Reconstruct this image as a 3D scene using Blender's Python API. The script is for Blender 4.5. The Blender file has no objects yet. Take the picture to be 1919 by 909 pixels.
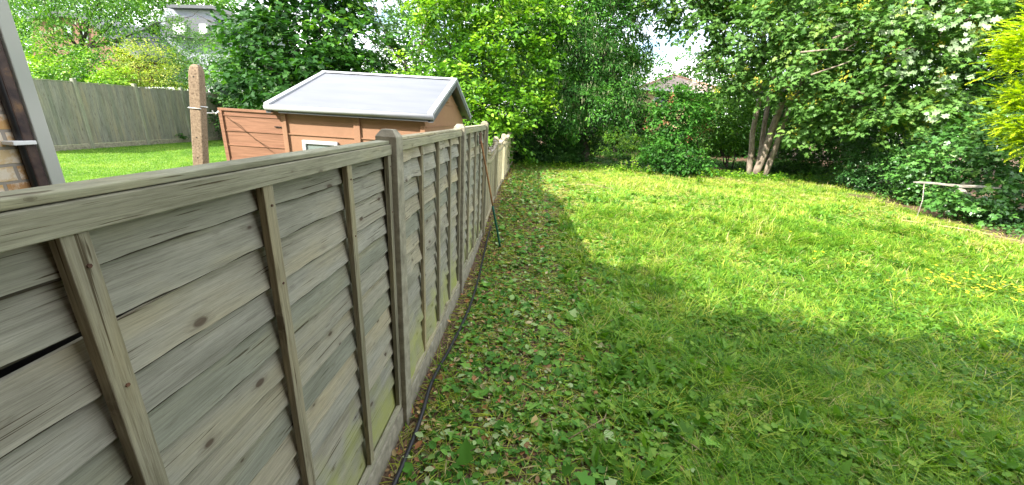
import bpy, math, random
import numpy as np
from mathutils import Vector, Matrix

R = math.radians
rng = np.random.default_rng(7)
random.seed(7)
sc = bpy.context.scene
C = sc.collection

# ------------------------------------------------------------------ camera
CF, PIT, YAW, ROLL, CH = 704.07, .3217, .0408, -.0597, 1.98
F0 = Vector((-math.sin(YAW), math.cos(YAW), 0)); R0 = Vector((math.cos(YAW), math.sin(YAW), 0)); Z0 = Vector((0, 0, 1))
FW = F0 * math.cos(PIT) - Z0 * math.sin(PIT); U0 = F0 * math.sin(PIT) + Z0 * math.cos(PIT)
RR = R0 * math.cos(ROLL) - U0 * math.sin(ROLL); UU = R0 * math.sin(ROLL) + U0 * math.cos(ROLL)
cam = bpy.data.cameras.new('camera'); cam.sensor_width = 36; cam.lens = CF / 1919 * 36
cam.clip_start = .05; cam.clip_end = 2000
camo = bpy.data.objects.new('camera', cam); C.objects.link(camo)
m = Matrix((RR, UU, -FW)).transposed().to_4x4(); m.translation = (0, 0, CH)
camo.matrix_world = m
sc.camera = camo

# ------------------------------------------------------------------ sky and sun
SUN_EL, SUN_PHI = R(39), R(51)                      # sun stands behind the camera and to its left
sdir = Vector((-math.sin(SUN_PHI) * math.cos(SUN_EL), -math.cos(SUN_PHI) * math.cos(SUN_EL), math.sin(SUN_EL)))
w = bpy.data.worlds.new('World'); sc.world = w; w.use_nodes = True
nt = w.node_tree; nt.nodes.clear()
N = nt.nodes.new; L = nt.links.new
out = N('ShaderNodeOutputWorld'); bg = N('ShaderNodeBackground'); sky = N('ShaderNodeTexSky')
sky.sky_type = 'NISHITA'; sky.sun_disc = False; sky.sun_elevation = SUN_EL
sky.sun_rotation = math.atan2(sdir.x, sdir.y)
tc = N('ShaderNodeTexCoord'); mp = N('ShaderNodeMapping'); mp.inputs['Scale'].default_value = (1, 1, 2.2)
cn = N('ShaderNodeTexNoise'); cn.inputs['Scale'].default_value = 3.2; cn.inputs['Detail'].default_value = 8; cn.inputs['Roughness'].default_value = .55
cr = N('ShaderNodeValToRGB'); cr.color_ramp.elements[0].position = .36; cr.color_ramp.elements[1].position = .6
mx = N('ShaderNodeMix'); mx.data_type = 'RGBA'; mx.inputs[7].default_value = (9.5, 9.45, 9.4, 1)
L(tc.outputs['Generated'], mp.inputs[0]); L(mp.outputs[0], cn.inputs['Vector']); L(cn.outputs[0], cr.inputs[0])
L(cr.outputs[0], mx.inputs[0]); L(sky.outputs[0], mx.inputs[6]); L(mx.outputs[2], bg.inputs[0])
bg.inputs[1].default_value = .15; L(bg.outputs[0], out.inputs[0])
sl = bpy.data.lights.new('sun', 'SUN'); sl.energy = 4.6; sl.angle = R(.55); sl.color = (1, .94, .84)
so = bpy.data.objects.new('sun', sl); C.objects.link(so); so.rotation_euler = sdir.to_track_quat('Z', 'Y').to_euler(); so.location = (-20, -20, 30)
sc.view_settings.view_transform = 'Standard'; sc.view_settings.look = 'None'; sc.view_settings.gamma = 1
sc.view_settings.use_curve_mapping = False
sc.view_settings.exposure = 1.62
cy = sc.cycles
cy.max_bounces = 6; cy.diffuse_bounces = 4; cy.glossy_bounces = 2; cy.transmission_bounces = 4; cy.transparent_max_bounces = 4
cy.use_denoising = True; cy.use_adaptive_sampling = True; cy.adaptive_threshold = .01; cy.sample_clamp_indirect = 4

# ------------------------------------------------------------------ helpers
def at(u, v, Y):
    """the point at depth Y (metres along the fence) seen at photo pixel u, v - used to lay the plan out once, in metres"""
    a = (u - 959.5) / CF; b = -(v - 454.5) / CF
    d = RR * a + UU * b + FW
    return Vector((0, 0, CH)) + d * (Y / d.y)

def gz(x, y):
    """terrain height"""
    x = np.asarray(x, float); y = np.asarray(y, float)
    def ss(a, b, t):
        t = np.clip((t - a) / (b - a), 0, 1); return t * t * (3 - 2 * t)
    r = .40 * ss(4.2, 8.6, y) + .02 * np.sin(x * 1.9 + y * .7) * ss(0, 3, x) + .015 * np.sin(y * 2.3 + x * 1.1) * ss(.5, 2, x)
    r = r + .15 * ss(9.5, 12, x) * ss(2, 6, y)
    l = .28 + 0 * x
    k = ss(-.95, -.85, x)
    z = l * (1 - k) + r * k
    far = ss(20, 60, np.hypot(x, y))
    return z * (1 - far) + .5 * far

def gzf(x, y): return float(gz(x, y))

def vnoise(x, y, seed=0):
    x = np.asarray(x, float); y = np.asarray(y, float)
    xi = np.floor(x).astype(np.int64); yi = np.floor(y).astype(np.int64); fx = x - xi; fy = y - yi
    def h(a, b):
        n = (a * 374761393 + b * 668265263 + seed * 982451653) & 0x7fffffff
        n = ((n ^ (n >> 13)) * 1274126177) & 0x7fffffff
        return ((n ^ (n >> 16)) & 0xffff) / 65535.
    fx = fx * fx * (3 - 2 * fx); fy = fy * fy * (3 - 2 * fy)
    return (h(xi, yi) * (1 - fx) + h(xi + 1, yi) * fx) * (1 - fy) + (h(xi, yi + 1) * (1 - fx) + h(xi + 1, yi + 1) * fx) * fy

def fbm(x, y, seed=0, o=3):
    s = 0; a = .5; t = 0
    for i in range(o):
        s = s + a * vnoise(np.asarray(x) * 2 ** i, np.asarray(y) * 2 ** i, seed + i); t += a; a *= .55
    return s / t

def tag(o, label=None, cat=None, group=None, kind=None):
    if label: o['label'] = label
    if cat: o['category'] = cat
    if group: o['group'] = group
    if kind: o['kind'] = kind
    return o

def empty(name, loc=(0, 0, 0)):
    o = bpy.data.objects.new(name, None); C.objects.link(o); o.location = loc; o.empty_display_size = .1
    return o

def wloc(o):
    v = Vector((0, 0, 0))
    while o is not None: v += o.location; o = o.parent
    return v

class MB:
    """collects shapes in world metres; build() links them as ONE mesh object"""
    def __init__(s): s.v = []; s.f = []; s.a = []
    def add(s, vs, fs, a=0.):
        k = len(s.v); s.v += [tuple(p) for p in vs]; s.f += [tuple(i + k for i in f) for f in fs]; s.a += [a] * len(vs)
    def box(s, a, b, rnd=0., M=None):
        x0, y0, z0 = a; x1, y1, z1 = b
        vs = [Vector(p) for p in ((x0, y0, z0), (x1, y0, z0), (x1, y1, z0), (x0, y1, z0), (x0, y0, z1), (x1, y0, z1), (x1, y1, z1), (x0, y1, z1))]
        if M is not None: vs = [M @ p for p in vs]
        s.add(vs, [(0, 3, 2, 1), (4, 5, 6, 7), (0, 1, 5, 4), (1, 2, 6, 5), (2, 3, 7, 6), (3, 0, 4, 7)], rnd)
        return s
    def prism(s, poly, d, rnd=0.):
        """poly: list of 3-D points, extruded by vector d"""
        n = len(poly); d = Vector(d); p = [Vector(q) for q in poly]
        s.add(p + [q + d for q in p], [tuple(range(n))[::-1], tuple(range(n, 2 * n))] + [(i, (i + 1) % n, n + (i + 1) % n, n + i) for i in range(n)], rnd)
        return s
    def tube(s, pts, rad, n=8, rnd=0., cap=True):
        pts = [Vector(p) for p in pts]
        if not hasattr(rad, '__len__'): rad = [rad] * len(pts)
        vs = []; fs = []
        side = None
        for i, p in enumerate(pts):
            t = (pts[min(i + 1, len(pts) - 1)] - pts[max(i - 1, 0)]).normalized()
            if side is None: side = t.orthogonal().normalized()
            side = (side - t * side.dot(t)).normalized(); up = t.cross(side)
            for k in range(n):
                a = 2 * math.pi * k / n
                vs.append(p + (side * math.cos(a) + up * math.sin(a)) * rad[i])
        for i in range(len(pts) - 1):
            for k in range(n):
                fs.append((i * n + k, i * n + (k + 1) % n, (i + 1) * n + (k + 1) % n, (i + 1) * n + k))
        if cap: fs += [tuple(range(n))[::-1], tuple(range((len(pts) - 1) * n, len(pts) * n))]
        s.add(vs, fs, rnd); return s
    def build(s, name, mat, parent=None, smooth=False, bevel=0):
        me = bpy.data.meshes.new(name); me.from_pydata(s.v, [], s.f)
        at_ = me.attributes.new('rnd', 'FLOAT', 'POINT'); at_.data.foreach_set('value', np.array(s.a, 'f'))
        me.materials.append(mat)
        if smooth: me.polygons.foreach_set('use_smooth', [True] * len(me.polygons))
        o = bpy.data.objects.new(name, me); C.objects.link(o)
        if parent is not None:
            o.parent = parent; o.location = -wloc(parent)
        if bevel:
            b = o.modifiers.new('bevel', 'BEVEL'); b.width = bevel; b.segments = 2; b.limit_method = 'ANGLE'
        return o

# leaf shapes: vertices (along, across, lift), polygons
T_OVATE = (np.array([(0, 0, 0), (.35, .30, .07), (.72, .24, .05), (1, 0, -.05), (.35, -.30, .07), (.72, -.24, .05)]), [(0, 1, 2, 3), (0, 3, 5, 4)])
T_THIN = (np.array([(0, 0, 0), (.4, .13, .03), (1, 0, -.04), (.4, -.13, .03)]), [(0, 1, 2), (0, 2, 3)])
T_IVY = (np.array([(0, 0, 0), (.1, .38, .04), (.42, .22, .05), (.5, .5, 0), (.68, .2, .03), (1, 0, -.06), (.1, -.38, .04), (.42, -.22, .05), (.5, -.5, 0), (.68, -.2, .03)]),
         [(0, 1, 2), (0, 2, 4, 5), (2, 3, 4), (0, 7, 6), (0, 5, 9, 7), (7, 9, 8)])
T_MAPLE = (np.array([(0, 0, 0), (-.05, .35, .03), (.2, .22, .04), (.33, .6, -.03), (.5, .26, .05), (.78, .3, -.02), (.75, .12, .04), (1.05, 0, -.06),
                     (-.05, -.35, .03), (.2, -.22, .04), (.33, -.6, -.03), (.5, -.26, .05), (.78, -.3, -.02), (.75, -.12, .04)]),
           [(0, 1, 2), (0, 2, 4, 6, 7), (2, 3, 4), (4, 5, 6), (0, 9, 8), (0, 7, 13, 11, 9), (9, 11, 10), (11, 13, 12)])
T_FIR = (np.array([(0, 0, 0), (.3, .10, 0), (.55, .16, 0), (1, .02, 0), (.55, -.16, 0), (.3, -.10, 0)]), [(0, 1, 2, 3), (0, 3, 4, 5)])

def norm(a): return a / np.maximum(np.linalg.norm(a, axis=1, keepdims=True), 1e-9)

def np_mesh(name, V, loops, starts, rnd, mat, parent=None, smooth=False):
    me = bpy.data.meshes.new(name)
    me.vertices.add(len(V)); me.vertices.foreach_set('co', np.ascontiguousarray(V, 'f').ravel())
    me.loops.add(len(loops)); me.loops.foreach_set('vertex_index', np.ascontiguousarray(loops, 'i'))
    me.polygons.add(len(starts)); me.polygons.foreach_set('loop_start', np.ascontiguousarray(starts, 'i'))
    me.update(calc_edges=True)
    a = me.attributes.new('rnd', 'FLOAT', 'POINT'); a.data.foreach_set('value', np.ascontiguousarray(rnd, 'f'))
    me.materials.append(mat)
    o = bpy.data.objects.new(name, me); C.objects.link(o)
    if parent is not None:
        o.parent = parent; o.location = -wloc(parent)
    return o

def leaves(name, P, D, Nn, S, rnd, tmpl, mat, parent=None, width=1.):
    tv, tf = tmpl; n = len(P); k = len(tv)
    D = norm(D); Nn = norm(Nn - D * (D * Nn).sum(1, keepdims=True)); B = np.cross(Nn, D)
    S = np.asarray(S).reshape(-1, 1, 1)
    wv = width * np.ones(n) if np.isscalar(width) else width
    V = P[:, None, :] + S * (D[:, None, :] * tv[None, :, 0:1] + B[:, None, :] * tv[None, :, 1:2] * wv[:, None, None] + Nn[:, None, :] * tv[None, :, 2:3])
    fl = np.concatenate([np.array(f) for f in tf]); fs = np.cumsum([0] + [len(f) for f in tf])[:-1]
    loops = (fl[None, :] + (np.arange(n) * k)[:, None]).ravel()
    starts = (fs[None, :] + (np.arange(n) * len(fl))[:, None]).ravel()
    return np_mesh(name, V.reshape(-1, 3), loops, starts, np.repeat(rnd, k), mat, parent)

def blades(name, P, H, W, lean, az, rnd, mat, seg=2, parent=None):
    """grass blades: curved tapering ribbons"""
    n = len(P); H = np.asarray(H); W = np.asarray(W)
    dirv = np.stack([np.cos(az), np.sin(az), 0 * az], 1); side = np.stack([-np.sin(az), np.cos(az), 0 * az], 1)
    rows = []
    for i in range(seg + 1):
        t = i / seg
        c = P + dirv * (lean * H * t ** 1.8)[:, None] + np.array([0, 0, 1.]) * (H * t * (1 - .35 * lean * t))[:, None]
        if i < seg:
            ww = (W * (1 - .55 * t))[:, None] * .5
            rows += [c - side * ww, c + side * ww]
        else: rows.append(c)
    V = np.stack(rows, 1); k = V.shape[1]
    fl = []; fs = []
    for i in range(seg - 1): fs.append(len(fl)); fl += [2 * i, 2 * i + 1, 2 * i + 3, 2 * i + 2]
    fs.append(len(fl)); fl += [2 * seg - 2, 2 * seg - 1, 2 * seg]
    fl = np.array(fl); fs = np.array(fs)
    loops = (fl[None] + (np.arange(n) * k)[:, None]).ravel(); starts = (fs[None] + (np.arange(n) * len(fl))[:, None]).ravel()
    return np_mesh(name, V.reshape(-1, 3), loops, starts, np.repeat(rnd, k), mat, parent)

# ------------------------------------------------------------------ materials
def new_mat(name):
    m = bpy.data.materials.new(name); m.use_nodes = True; nt = m.node_tree; nt.nodes.clear()
    o = nt.nodes.new('ShaderNodeOutputMaterial'); return m, nt, o

def ramp(nt, fac, cols, interp='LINEAR'):
    r = nt.nodes.new('ShaderNodeValToRGB'); e = r.color_ramp.elements; r.color_ramp.interpolation = interp
    while len(e) > 1: e.remove(e[-1])
    e[0].position = cols[0][0]; e[0].color = (*cols[0][1], 1)
    for p, c in cols[1:]:
        q = e.new(p); q.color = (*c, 1)
    nt.links.new(fac, r.inputs[0]); return r.outputs[0]

def leaf_mat(name, cols, trans=.35, rough=.45, spec=.35, under=None, tb=1.6):
    m, nt, o = new_mat(name); N = nt.nodes.new; L = nt.links.new
    a = N('ShaderNodeAttribute'); a.attribute_name = 'rnd'
    col = ramp(nt, a.outputs['Fac'], cols)
    if under:
        g = N('ShaderNodeNewGeometry'); mu = N('ShaderNodeMix'); mu.data_type = 'RGBA'
        mm = N('ShaderNodeMath'); mm.operation = 'MULTIPLY'; mm.inputs[1].default_value = under[1]
        L(g.outputs['Backfacing'], mm.inputs[0]); L(mm.outputs[0], mu.inputs[0]); L(col, mu.inputs[6]); mu.inputs[7].default_value = (*under[0], 1)
        col = mu.outputs[2]
    p = N('ShaderNodeBsdfPrincipled'); p.inputs['Roughness'].default_value = rough; p.inputs['Specular IOR Level'].default_value = spec
    t = N('ShaderNodeBsdfTranslucent'); mt = N('ShaderNodeMix'); mt.data_type = 'RGBA'; mt.blend_type = 'MULTIPLY'; mt.inputs[0].default_value = 1
    mt.inputs[7].default_value = (1.25 * tb / 1.6, 1.35 * tb / 1.6, .45, 1); L(col, mt.inputs[6]); L(mt.outputs[2], t.inputs[0])
    ms = N('ShaderNodeMixShader'); ms.inputs[0].default_value = trans
    L(col, p.inputs['Base Color']); L(p.outputs[0], ms.inputs[1]); L(t.outputs[0], ms.inputs[2]); L(ms.outputs[0], o.inputs[0])
    return m

def noise_mat(name, cols, scale=8, detail=6, rough=.8, bump=.3, stretch=(1, 1, 1), spec=.3, dist=.01, coord='Object', metal=0, contrast=None):
    m, nt, o = new_mat(name); N = nt.nodes.new; L = nt.links.new
    tc = N('ShaderNodeTexCoord'); mp = N('ShaderNodeMapping'); mp.inputs['Scale'].default_value = stretch
    n = N('ShaderNodeTexNoise'); n.inputs['Scale'].default_value = scale; n.inputs['Detail'].default_value = detail; n.inputs['Roughness'].default_value = .62
    L(tc.outputs[coord], mp.inputs[0]); L(mp.outputs[0], n.inputs['Vector'])
    col = ramp(nt, n.outputs[0], cols)
    p = N('ShaderNodeBsdfPrincipled'); p.inputs['Roughness'].default_value = rough; p.inputs['Specular IOR Level'].default_value = spec; p.inputs['Metallic'].default_value = metal
    b = N('ShaderNodeBump'); b.inputs['Strength'].default_value = bump; b.inputs['Distance'].default_value = dist
    n2 = N('ShaderNodeTexNoise'); n2.inputs['Scale'].default_value = scale * 5; n2.inputs['Detail'].default_value = 5; L(mp.outputs[0], n2.inputs['Vector'])
    L(n2.outputs[0], b.inputs['Height']); L(b.outputs[0], p.inputs['Normal']); L(col, p.inputs['Base Color']); L(p.outputs[0], o.inputs[0])
    return m

def wood_mat(name, axis='Y', base=((.14, .13, .10), (.30, .285, .225), (.47, .45, .37)), knots=1., algae=0., seed=0., red=0.):
    """weathered softwood: grain along one axis, knots, stains; each board shifted by its own rnd"""
    m, nt, o = new_mat(name); N = nt.nodes.new; L = nt.links.new
    tc = N('ShaderNodeTexCoord'); a = N('ShaderNodeAttribute'); a.attribute_name = 'rnd'
    sh = N('ShaderNodeVectorMath'); sh.operation = 'SCALE'; cmb = N('ShaderNodeCombineXYZ')
    for i in range(3): cmb.inputs[i].default_value = (3.1, 7.7, 5.3)[i]
    L(cmb.outputs[0], sh.inputs[0]); L(a.outputs['Fac'], sh.inputs['Scale'])
    ad = N('ShaderNodeVectorMath'); ad.operation = 'ADD'; L(tc.outputs['Object'], ad.inputs[0]); L(sh.outputs[0], ad.inputs[1])
    # knots
    sx0 = N('ShaderNodeSeparateXYZ'); cb0 = N('ShaderNodeCombineXYZ'); L(ad.outputs[0], sx0.inputs[0])
    kx = N('ShaderNodeMath'); kx.operation = 'MULTIPLY'; kx.inputs[1].default_value = 4.6 if axis == 'Y' else 16; L(sx0.outputs[1], kx.inputs[0]); L(kx.outputs[0], cb0.inputs[0])
    kz = N('ShaderNodeMath'); kz.operation = 'MULTIPLY'; kz.inputs[1].default_value = 9.5 if axis == 'Y' else 2.6; L(sx0.outputs[2], kz.inputs[0]); L(kz.outputs[0], cb0.inputs[1])
    vo = N('ShaderNodeTexVoronoi'); vo.voronoi_dimensions = '2D'; vo.feature = 'F1'; vo.inputs['Scale'].default_value = 1.; L(cb0.outputs[0], vo.inputs['Vector'])
    vc = N('ShaderNodeSeparateColor'); L(vo.outputs['Color'], vc.inputs[0])
    kr = N('ShaderNodeMath'); kr.operation = 'MULTIPLY_ADD'; kr.inputs[1].default_value = .17; L(vc.outputs[0], kr.inputs[0]); L(vo.outputs['Distance'], kr.inputs[2])
    kd = ramp(nt, kr.outputs[0], [(0, (1, 1, 1)), (.07, (1, 1, 1)), (.105, (.30, .30, .30)), (.22, (0, 0, 0))])
    # grain
    mg = N('ShaderNodeMapping'); mg.inputs['Scale'].default_value = {'Y': (10, 2.0, 95), 'Z': (80, 80, 2.0)}[axis]; L(ad.outputs[0], mg.inputs[0])
    kv = N('ShaderNodeVectorMath'); kv.operation = 'MULTIPLY_ADD'; L(kd, kv.inputs[0]); kv.inputs[1].default_value = (.8, .8, 1.8); L(mg.outputs[0], kv.inputs[2])
    g = N('ShaderNodeTexNoise'); g.inputs['Scale'].default_value = 1.; g.inputs['Detail'].default_value = 7; g.inputs['Roughness'].default_value = .68; g.inputs['Distortion'].default_value = .35
    L(kv.outputs[0], g.inputs['Vector'])
    col = ramp(nt, g.outputs[0], [(.20, base[0]), (.46, base[1]), (.80, base[2])])
    mf = N('ShaderNodeMapping'); mf.inputs['Scale'].default_value = {'Y': (60, 14, 420), 'Z': (320, 320, 12)}[axis]; L(ad.outputs[0], mf.inputs[0])
    ff = N('ShaderNodeTexNoise'); ff.inputs['Scale'].default_value = 1.; ff.inputs['Detail'].default_value = 4; ff.inputs['Roughness'].default_value = .75; L(mf.outputs[0], ff.inputs['Vector'])
    fc = ramp(nt, ff.outputs[0], [(.30, (.62, .60, .56)), (.5, (1, 1, 1)), (.7, (1.2, 1.2, 1.18))])
    mfx = N('ShaderNodeMix'); mfx.data_type = 'RGBA'; mfx.blend_type = 'MULTIPLY'; mfx.inputs[0].default_value = .8; L(col, mfx.inputs[6]); L(fc, mfx.inputs[7]); col = mfx.outputs[2]
    ck_ = N('ShaderNodeMapping'); ck_.inputs['Scale'].default_value = {'Y': (20, 3.2, 150), 'Z': (120, 120, 3.2)}[axis]; L(ad.outputs[0], ck_.inputs[0])
    cn_ = N('ShaderNodeTexNoise'); cn_.inputs['Scale'].default_value = 1.; cn_.inputs['Detail'].default_value = 2; cn_.inputs['Distortion'].default_value = .6; L(ck_.outputs[0], cn_.inputs['Vector'])
    cc_ = ramp(nt, cn_.outputs[0], [(.30, (.25, .20, .15)), (.335, (1, 1, 1))])
    mcx = N('ShaderNodeMix'); mcx.data_type = 'RGBA'; mcx.blend_type = 'MULTIPLY'; mcx.inputs[0].default_value = .9; L(col, mcx.inputs[6]); L(cc_, mcx.inputs[7]); col = mcx.outputs[2]
    # stains
    ms = N('ShaderNodeMapping'); ms.inputs['Scale'].default_value = {'Y': (2, 1.2, 5), 'Z': (6, 6, .9)}[axis]; L(ad.outputs[0], ms.inputs[0])
    st = N('ShaderNodeTexNoise'); st.inputs['Scale'].default_value = 1.6; st.inputs['Detail'].default_value = 4; L(ms.outputs[0], st.inputs['Vector'])
    stc = ramp(nt, st.outputs[0], [(.3, (.70, .70, .68)), (.5, (1, 1, 1)), (.68, (1.12, 1.06, .92))])
    m1 = N('ShaderNodeMix'); m1.data_type = 'RGBA'; m1.blend_type = 'MULTIPLY'; m1.inputs[0].default_value = .9; L(col, m1.inputs[6]); L(stc, m1.inputs[7])
    # board tint
    tint = ramp(nt, a.outputs['Fac'], [(0, (.80, .86, .80)), (.3, (1.05, 1.03, .95)), (.5, (.90, .93, .90)), (.75, (1.02, 1.04, 1.02)), (1, (1.15, 1.10, .96))])
    m2 = N('ShaderNodeMix'); m2.data_type = 'RGBA'; m2.blend_type = 'MULTIPLY'; m2.inputs[0].default_value = 1; L(m1.outputs[2], m2.inputs[6]); L(tint, m2.inputs[7])
    # knot colour
    km = N('ShaderNodeMix'); km.data_type = 'RGBA'; kf = N('ShaderNodeMath'); kf.operation = 'MULTIPLY'; kf.inputs[1].default_value = .8 * knots
    L(kd, kf.inputs[0]); L(kf.outputs[0], km.inputs[0]); L(m2.outputs[2], km.inputs[6]); km.inputs[7].default_value = (.05, .028, .018, 1)
    col = km.outputs[2]
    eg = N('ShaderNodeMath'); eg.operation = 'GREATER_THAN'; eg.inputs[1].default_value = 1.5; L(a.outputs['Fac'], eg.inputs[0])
    em = N('ShaderNodeMix'); em.data_type = 'RGBA'; L(eg.outputs[0], em.inputs[0]); L(col, em.inputs[6]); em.inputs[7].default_value = (.055, .048, .035, 1); col = em.outputs[2]  # dark bark edge of each board, doubling as painted seam shadow
    if algae:
        sx = N('ShaderNodeSeparateXYZ'); L(tc.outputs['Object'], sx.inputs[0])
        an = N('ShaderNodeTexNoise'); an.inputs['Scale'].default_value = 5; an.inputs['Detail'].default_value = 7; L(tc.outputs['Object'], an.inputs['Vector'])
        ma = N('ShaderNodeMath'); ma.operation = 'MULTIPLY_ADD'; L(an.outputs[0], ma.inputs[0]); ma.inputs[1].default_value = -1.3; L(sx.outputs[2], ma.inputs[2])
        # height minus noise: green low on the boards
        MM = N('ShaderNodeMapRange'); MM.inputs['From Min'].default_value = -.60; MM.inputs['From Max'].default_value = -.02; L(ma.outputs[0], MM.inputs[0])
        af = ramp(nt, MM.outputs[0], [(0, (1, 1, 1)), (1, (0, 0, 0))])
        mr = N('ShaderNodeMix'); mr.data_type = 'RGBA'; q = N('ShaderNodeMath'); q.operation = 'MULTIPLY'; q.inputs[1].default_value = algae
        L(af, q.inputs[0]); L(q.outputs[0], mr.inputs[0]); L(col, mr.inputs[6]); mr.inputs[7].default_value = (.30, .33, .08, 1)
        col = mr.outputs[2]
    p = N('ShaderNodeBsdfPrincipled'); p.inputs['Roughness'].default_value = .88; p.inputs['Specular IOR Level'].default_value = .2
    b = N('ShaderNodeBump'); b.inputs['Strength'].default_value = .5; b.inputs['Distance'].default_value = .003
    L(g.outputs[0], b.inputs['Height']); L(b.outputs[0], p.inputs['Normal']); L(col, p.inputs['Base Color']); L(p.outputs[0], o.inputs[0])
    return m

def plain(name, c, rough=.6, spec=.4, metal=0., var=.25):
    lo = tuple(x * (1 - var) for x in c); hi = tuple(min(1, x * (1 + var)) for x in c)
    return noise_mat(name, [(.3, lo), (.7, hi)], scale=6, rough=rough, bump=.08, spec=spec, metal=metal)

M = {}
M['slat'] = wood_mat('weathered_slat', 'Y', ((.17, .16, .135), (.27, .26, .22), (.36, .345, .30)), algae=.85)
M['rail'] = wood_mat('weathered_rail', 'Y', ((.18, .17, .125), (.32, .30, .225), (.45, .43, .34)), knots=.7)
M['batten'] = wood_mat('weathered_batten', 'Z', ((.10, .085, .06), (.25, .225, .165), (.40, .375, .29)), knots=.5)
M['pale'] = wood_mat('fence_pale', 'Z', ((.13, .115, .08), (.34, .31, .22), (.52, .48, .36)), knots=.6)
M['greyboard'] = wood_mat('grey_board', 'Z', ((.13, .13, .115), (.23, .225, .20), (.34, .33, .29)), knots=.8)
M['greypost'] = wood_mat('grey_post_wood', 'Z', ((.2, .195, .16), (.31, .30, .25), (.42, .41, .34)), knots=.3)
M['concrete'] = noise_mat('concrete', [(.3, (.17, .155, .115)), (.55, (.29, .27, .205)), (.75, (.40, .38, .30))], scale=14, rough=.9, bump=.5, dist=.004)
M['aggregate'] = noise_mat('aggregate_concrete', [(.30, (.07, .045, .03)), (.42, (.20, .145, .095)), (.6, (.26, .195, .13)), (.75, (.36, .29, .20))], scale=60, detail=4, rough=.9, bump=.8, dist=.004)
M['shedwall'] = plain('shed_plastic_tan', (.30, .165, .098), rough=.5, var=.07)
M['doorwall'] = noise_mat('shed_door_plastic', [(.3, (.18, .09, .055)), (.7, (.31, .16, .098))], scale=3, stretch=(1, 1, 22), rough=.5, bump=.05)
M['shedroof'] = noise_mat('shed_roof_sheet', [(.3, (.115, .123, .142)), (.7, (.145, .154, .173))], scale=3, stretch=(.4, 2, 1), rough=.45, bump=.04, spec=.35)
M['rooftrim'] = plain('shed_trim_grey', (.34, .355, .375), rough=.45, var=.06)
M['darktrim'] = plain('dark_trim', (.10, .11, .12), rough=.5)
M['winframe'] = plain('window_frame', (.42, .44, .47), rough=.5, var=.05)
M['black'] = plain('gap_dark_black', (.018, .018, .02), rough=.42, var=.3)
M['rustpipe'] = noise_mat('dark_pipe', [(.35, (.035, .025, .028)), (.58, (.09, .06, .05)), (.74, (.26, .15, .07))], scale=12, rough=.45, bump=.5, dist=.003)
M['cladding'] = noise_mat('pale_cladding', [(.3, (.36, .39, .34)), (.7, (.48, .48, .44))], scale=1.3, detail=2, rough=.45, bump=.02)
M['white'] = plain('white_plastic', (.78, .79, .78), rough=.5, var=.05)
M['render'] = noise_mat('pale_render', [(.35, (.22, .24, .28)), (.65, (.30, .32, .36))], scale=1.4, stretch=(1, 1, 5), rough=.85, bump=.1)
M['slate'] = noise_mat('slate', [(.3, (.05, .055, .065)), (.7, (.12, .125, .14))], scale=5, stretch=(1, 1, 6), rough=.7)
M['redbrick'] = noise_mat('red_brick', [(.3, (.13, .07, .05)), (.7, (.25, .14, .10))], scale=6, stretch=(1, 1, 4), rough=.9)
M['yellowbrick'] = noise_mat('yellow_brick', [(.3, (.50, .38, .20)), (.7, (.62, .50, .30))], scale=6, stretch=(1, 1, 4), rough=.9)
M['tile'] = noise_mat('roof_tile', [(.3, (.24, .18, .15)), (.55, (.38, .30, .26)), (.75, (.50, .43, .38))], scale=3.2, stretch=(1, 1, 9), rough=.85)
M['metalgreen'] = plain('green_grip', (.01, .10, .06), rough=.5)
M['rust'] = noise_mat('rusty_steel', [(.3, (.05, .03, .025)), (.7, (.16, .075, .045))], scale=20, rough=.8, bump=.4)
M['handlewood'] = wood_mat('handle_wood', 'Z', ((.14, .07, .035), (.30, .16, .08), (.42, .26, .15)), knots=.2)
M['deadwood'] = noise_mat('dead_wood', [(.3, (.12, .10, .085)), (.5, (.30, .27, .23)), (.72, (.56, .53, .48))], scale=7, stretch=(.6, 6, 6), rough=.9, bump=.6)
M['stone'] = noise_mat('pale_stone', [(.3, (.22, .20, .165)), (.7, (.52, .48, .40))], scale=6, rough=.9, bump=.8, dist=.02)
M['bark_grey'] = noise_mat('grey_bark', [(.3, (.10, .08, .06)), (.5, (.23, .185, .145)), (.72, (.40, .34, .27))], scale=5, stretch=(2.4, 2.4, .9), rough=.9, bump=.7, dist=.02)
M['bark_dark'] = noise_mat('dark_bark', [(.3, (.025, .022, .018)), (.7, (.10, .085, .065))], scale=7, stretch=(2.4, 2.4, .6), rough=.95, bump=.8, dist=.02)
M['glass'] = None
def glass():
    m, nt, o = new_mat('window_glass'); p = nt.nodes.new('ShaderNodeBsdfPrincipled')
    p.inputs['Base Color'].default_value = (.20, .25, .24, 1); p.inputs['Roughness'].default_value = .08; p.inputs['Specular IOR Level'].default_value = .8
    nt.links.new(p.outputs[0], o.inputs[0]); return m
M['glass'] = glass()

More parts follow.
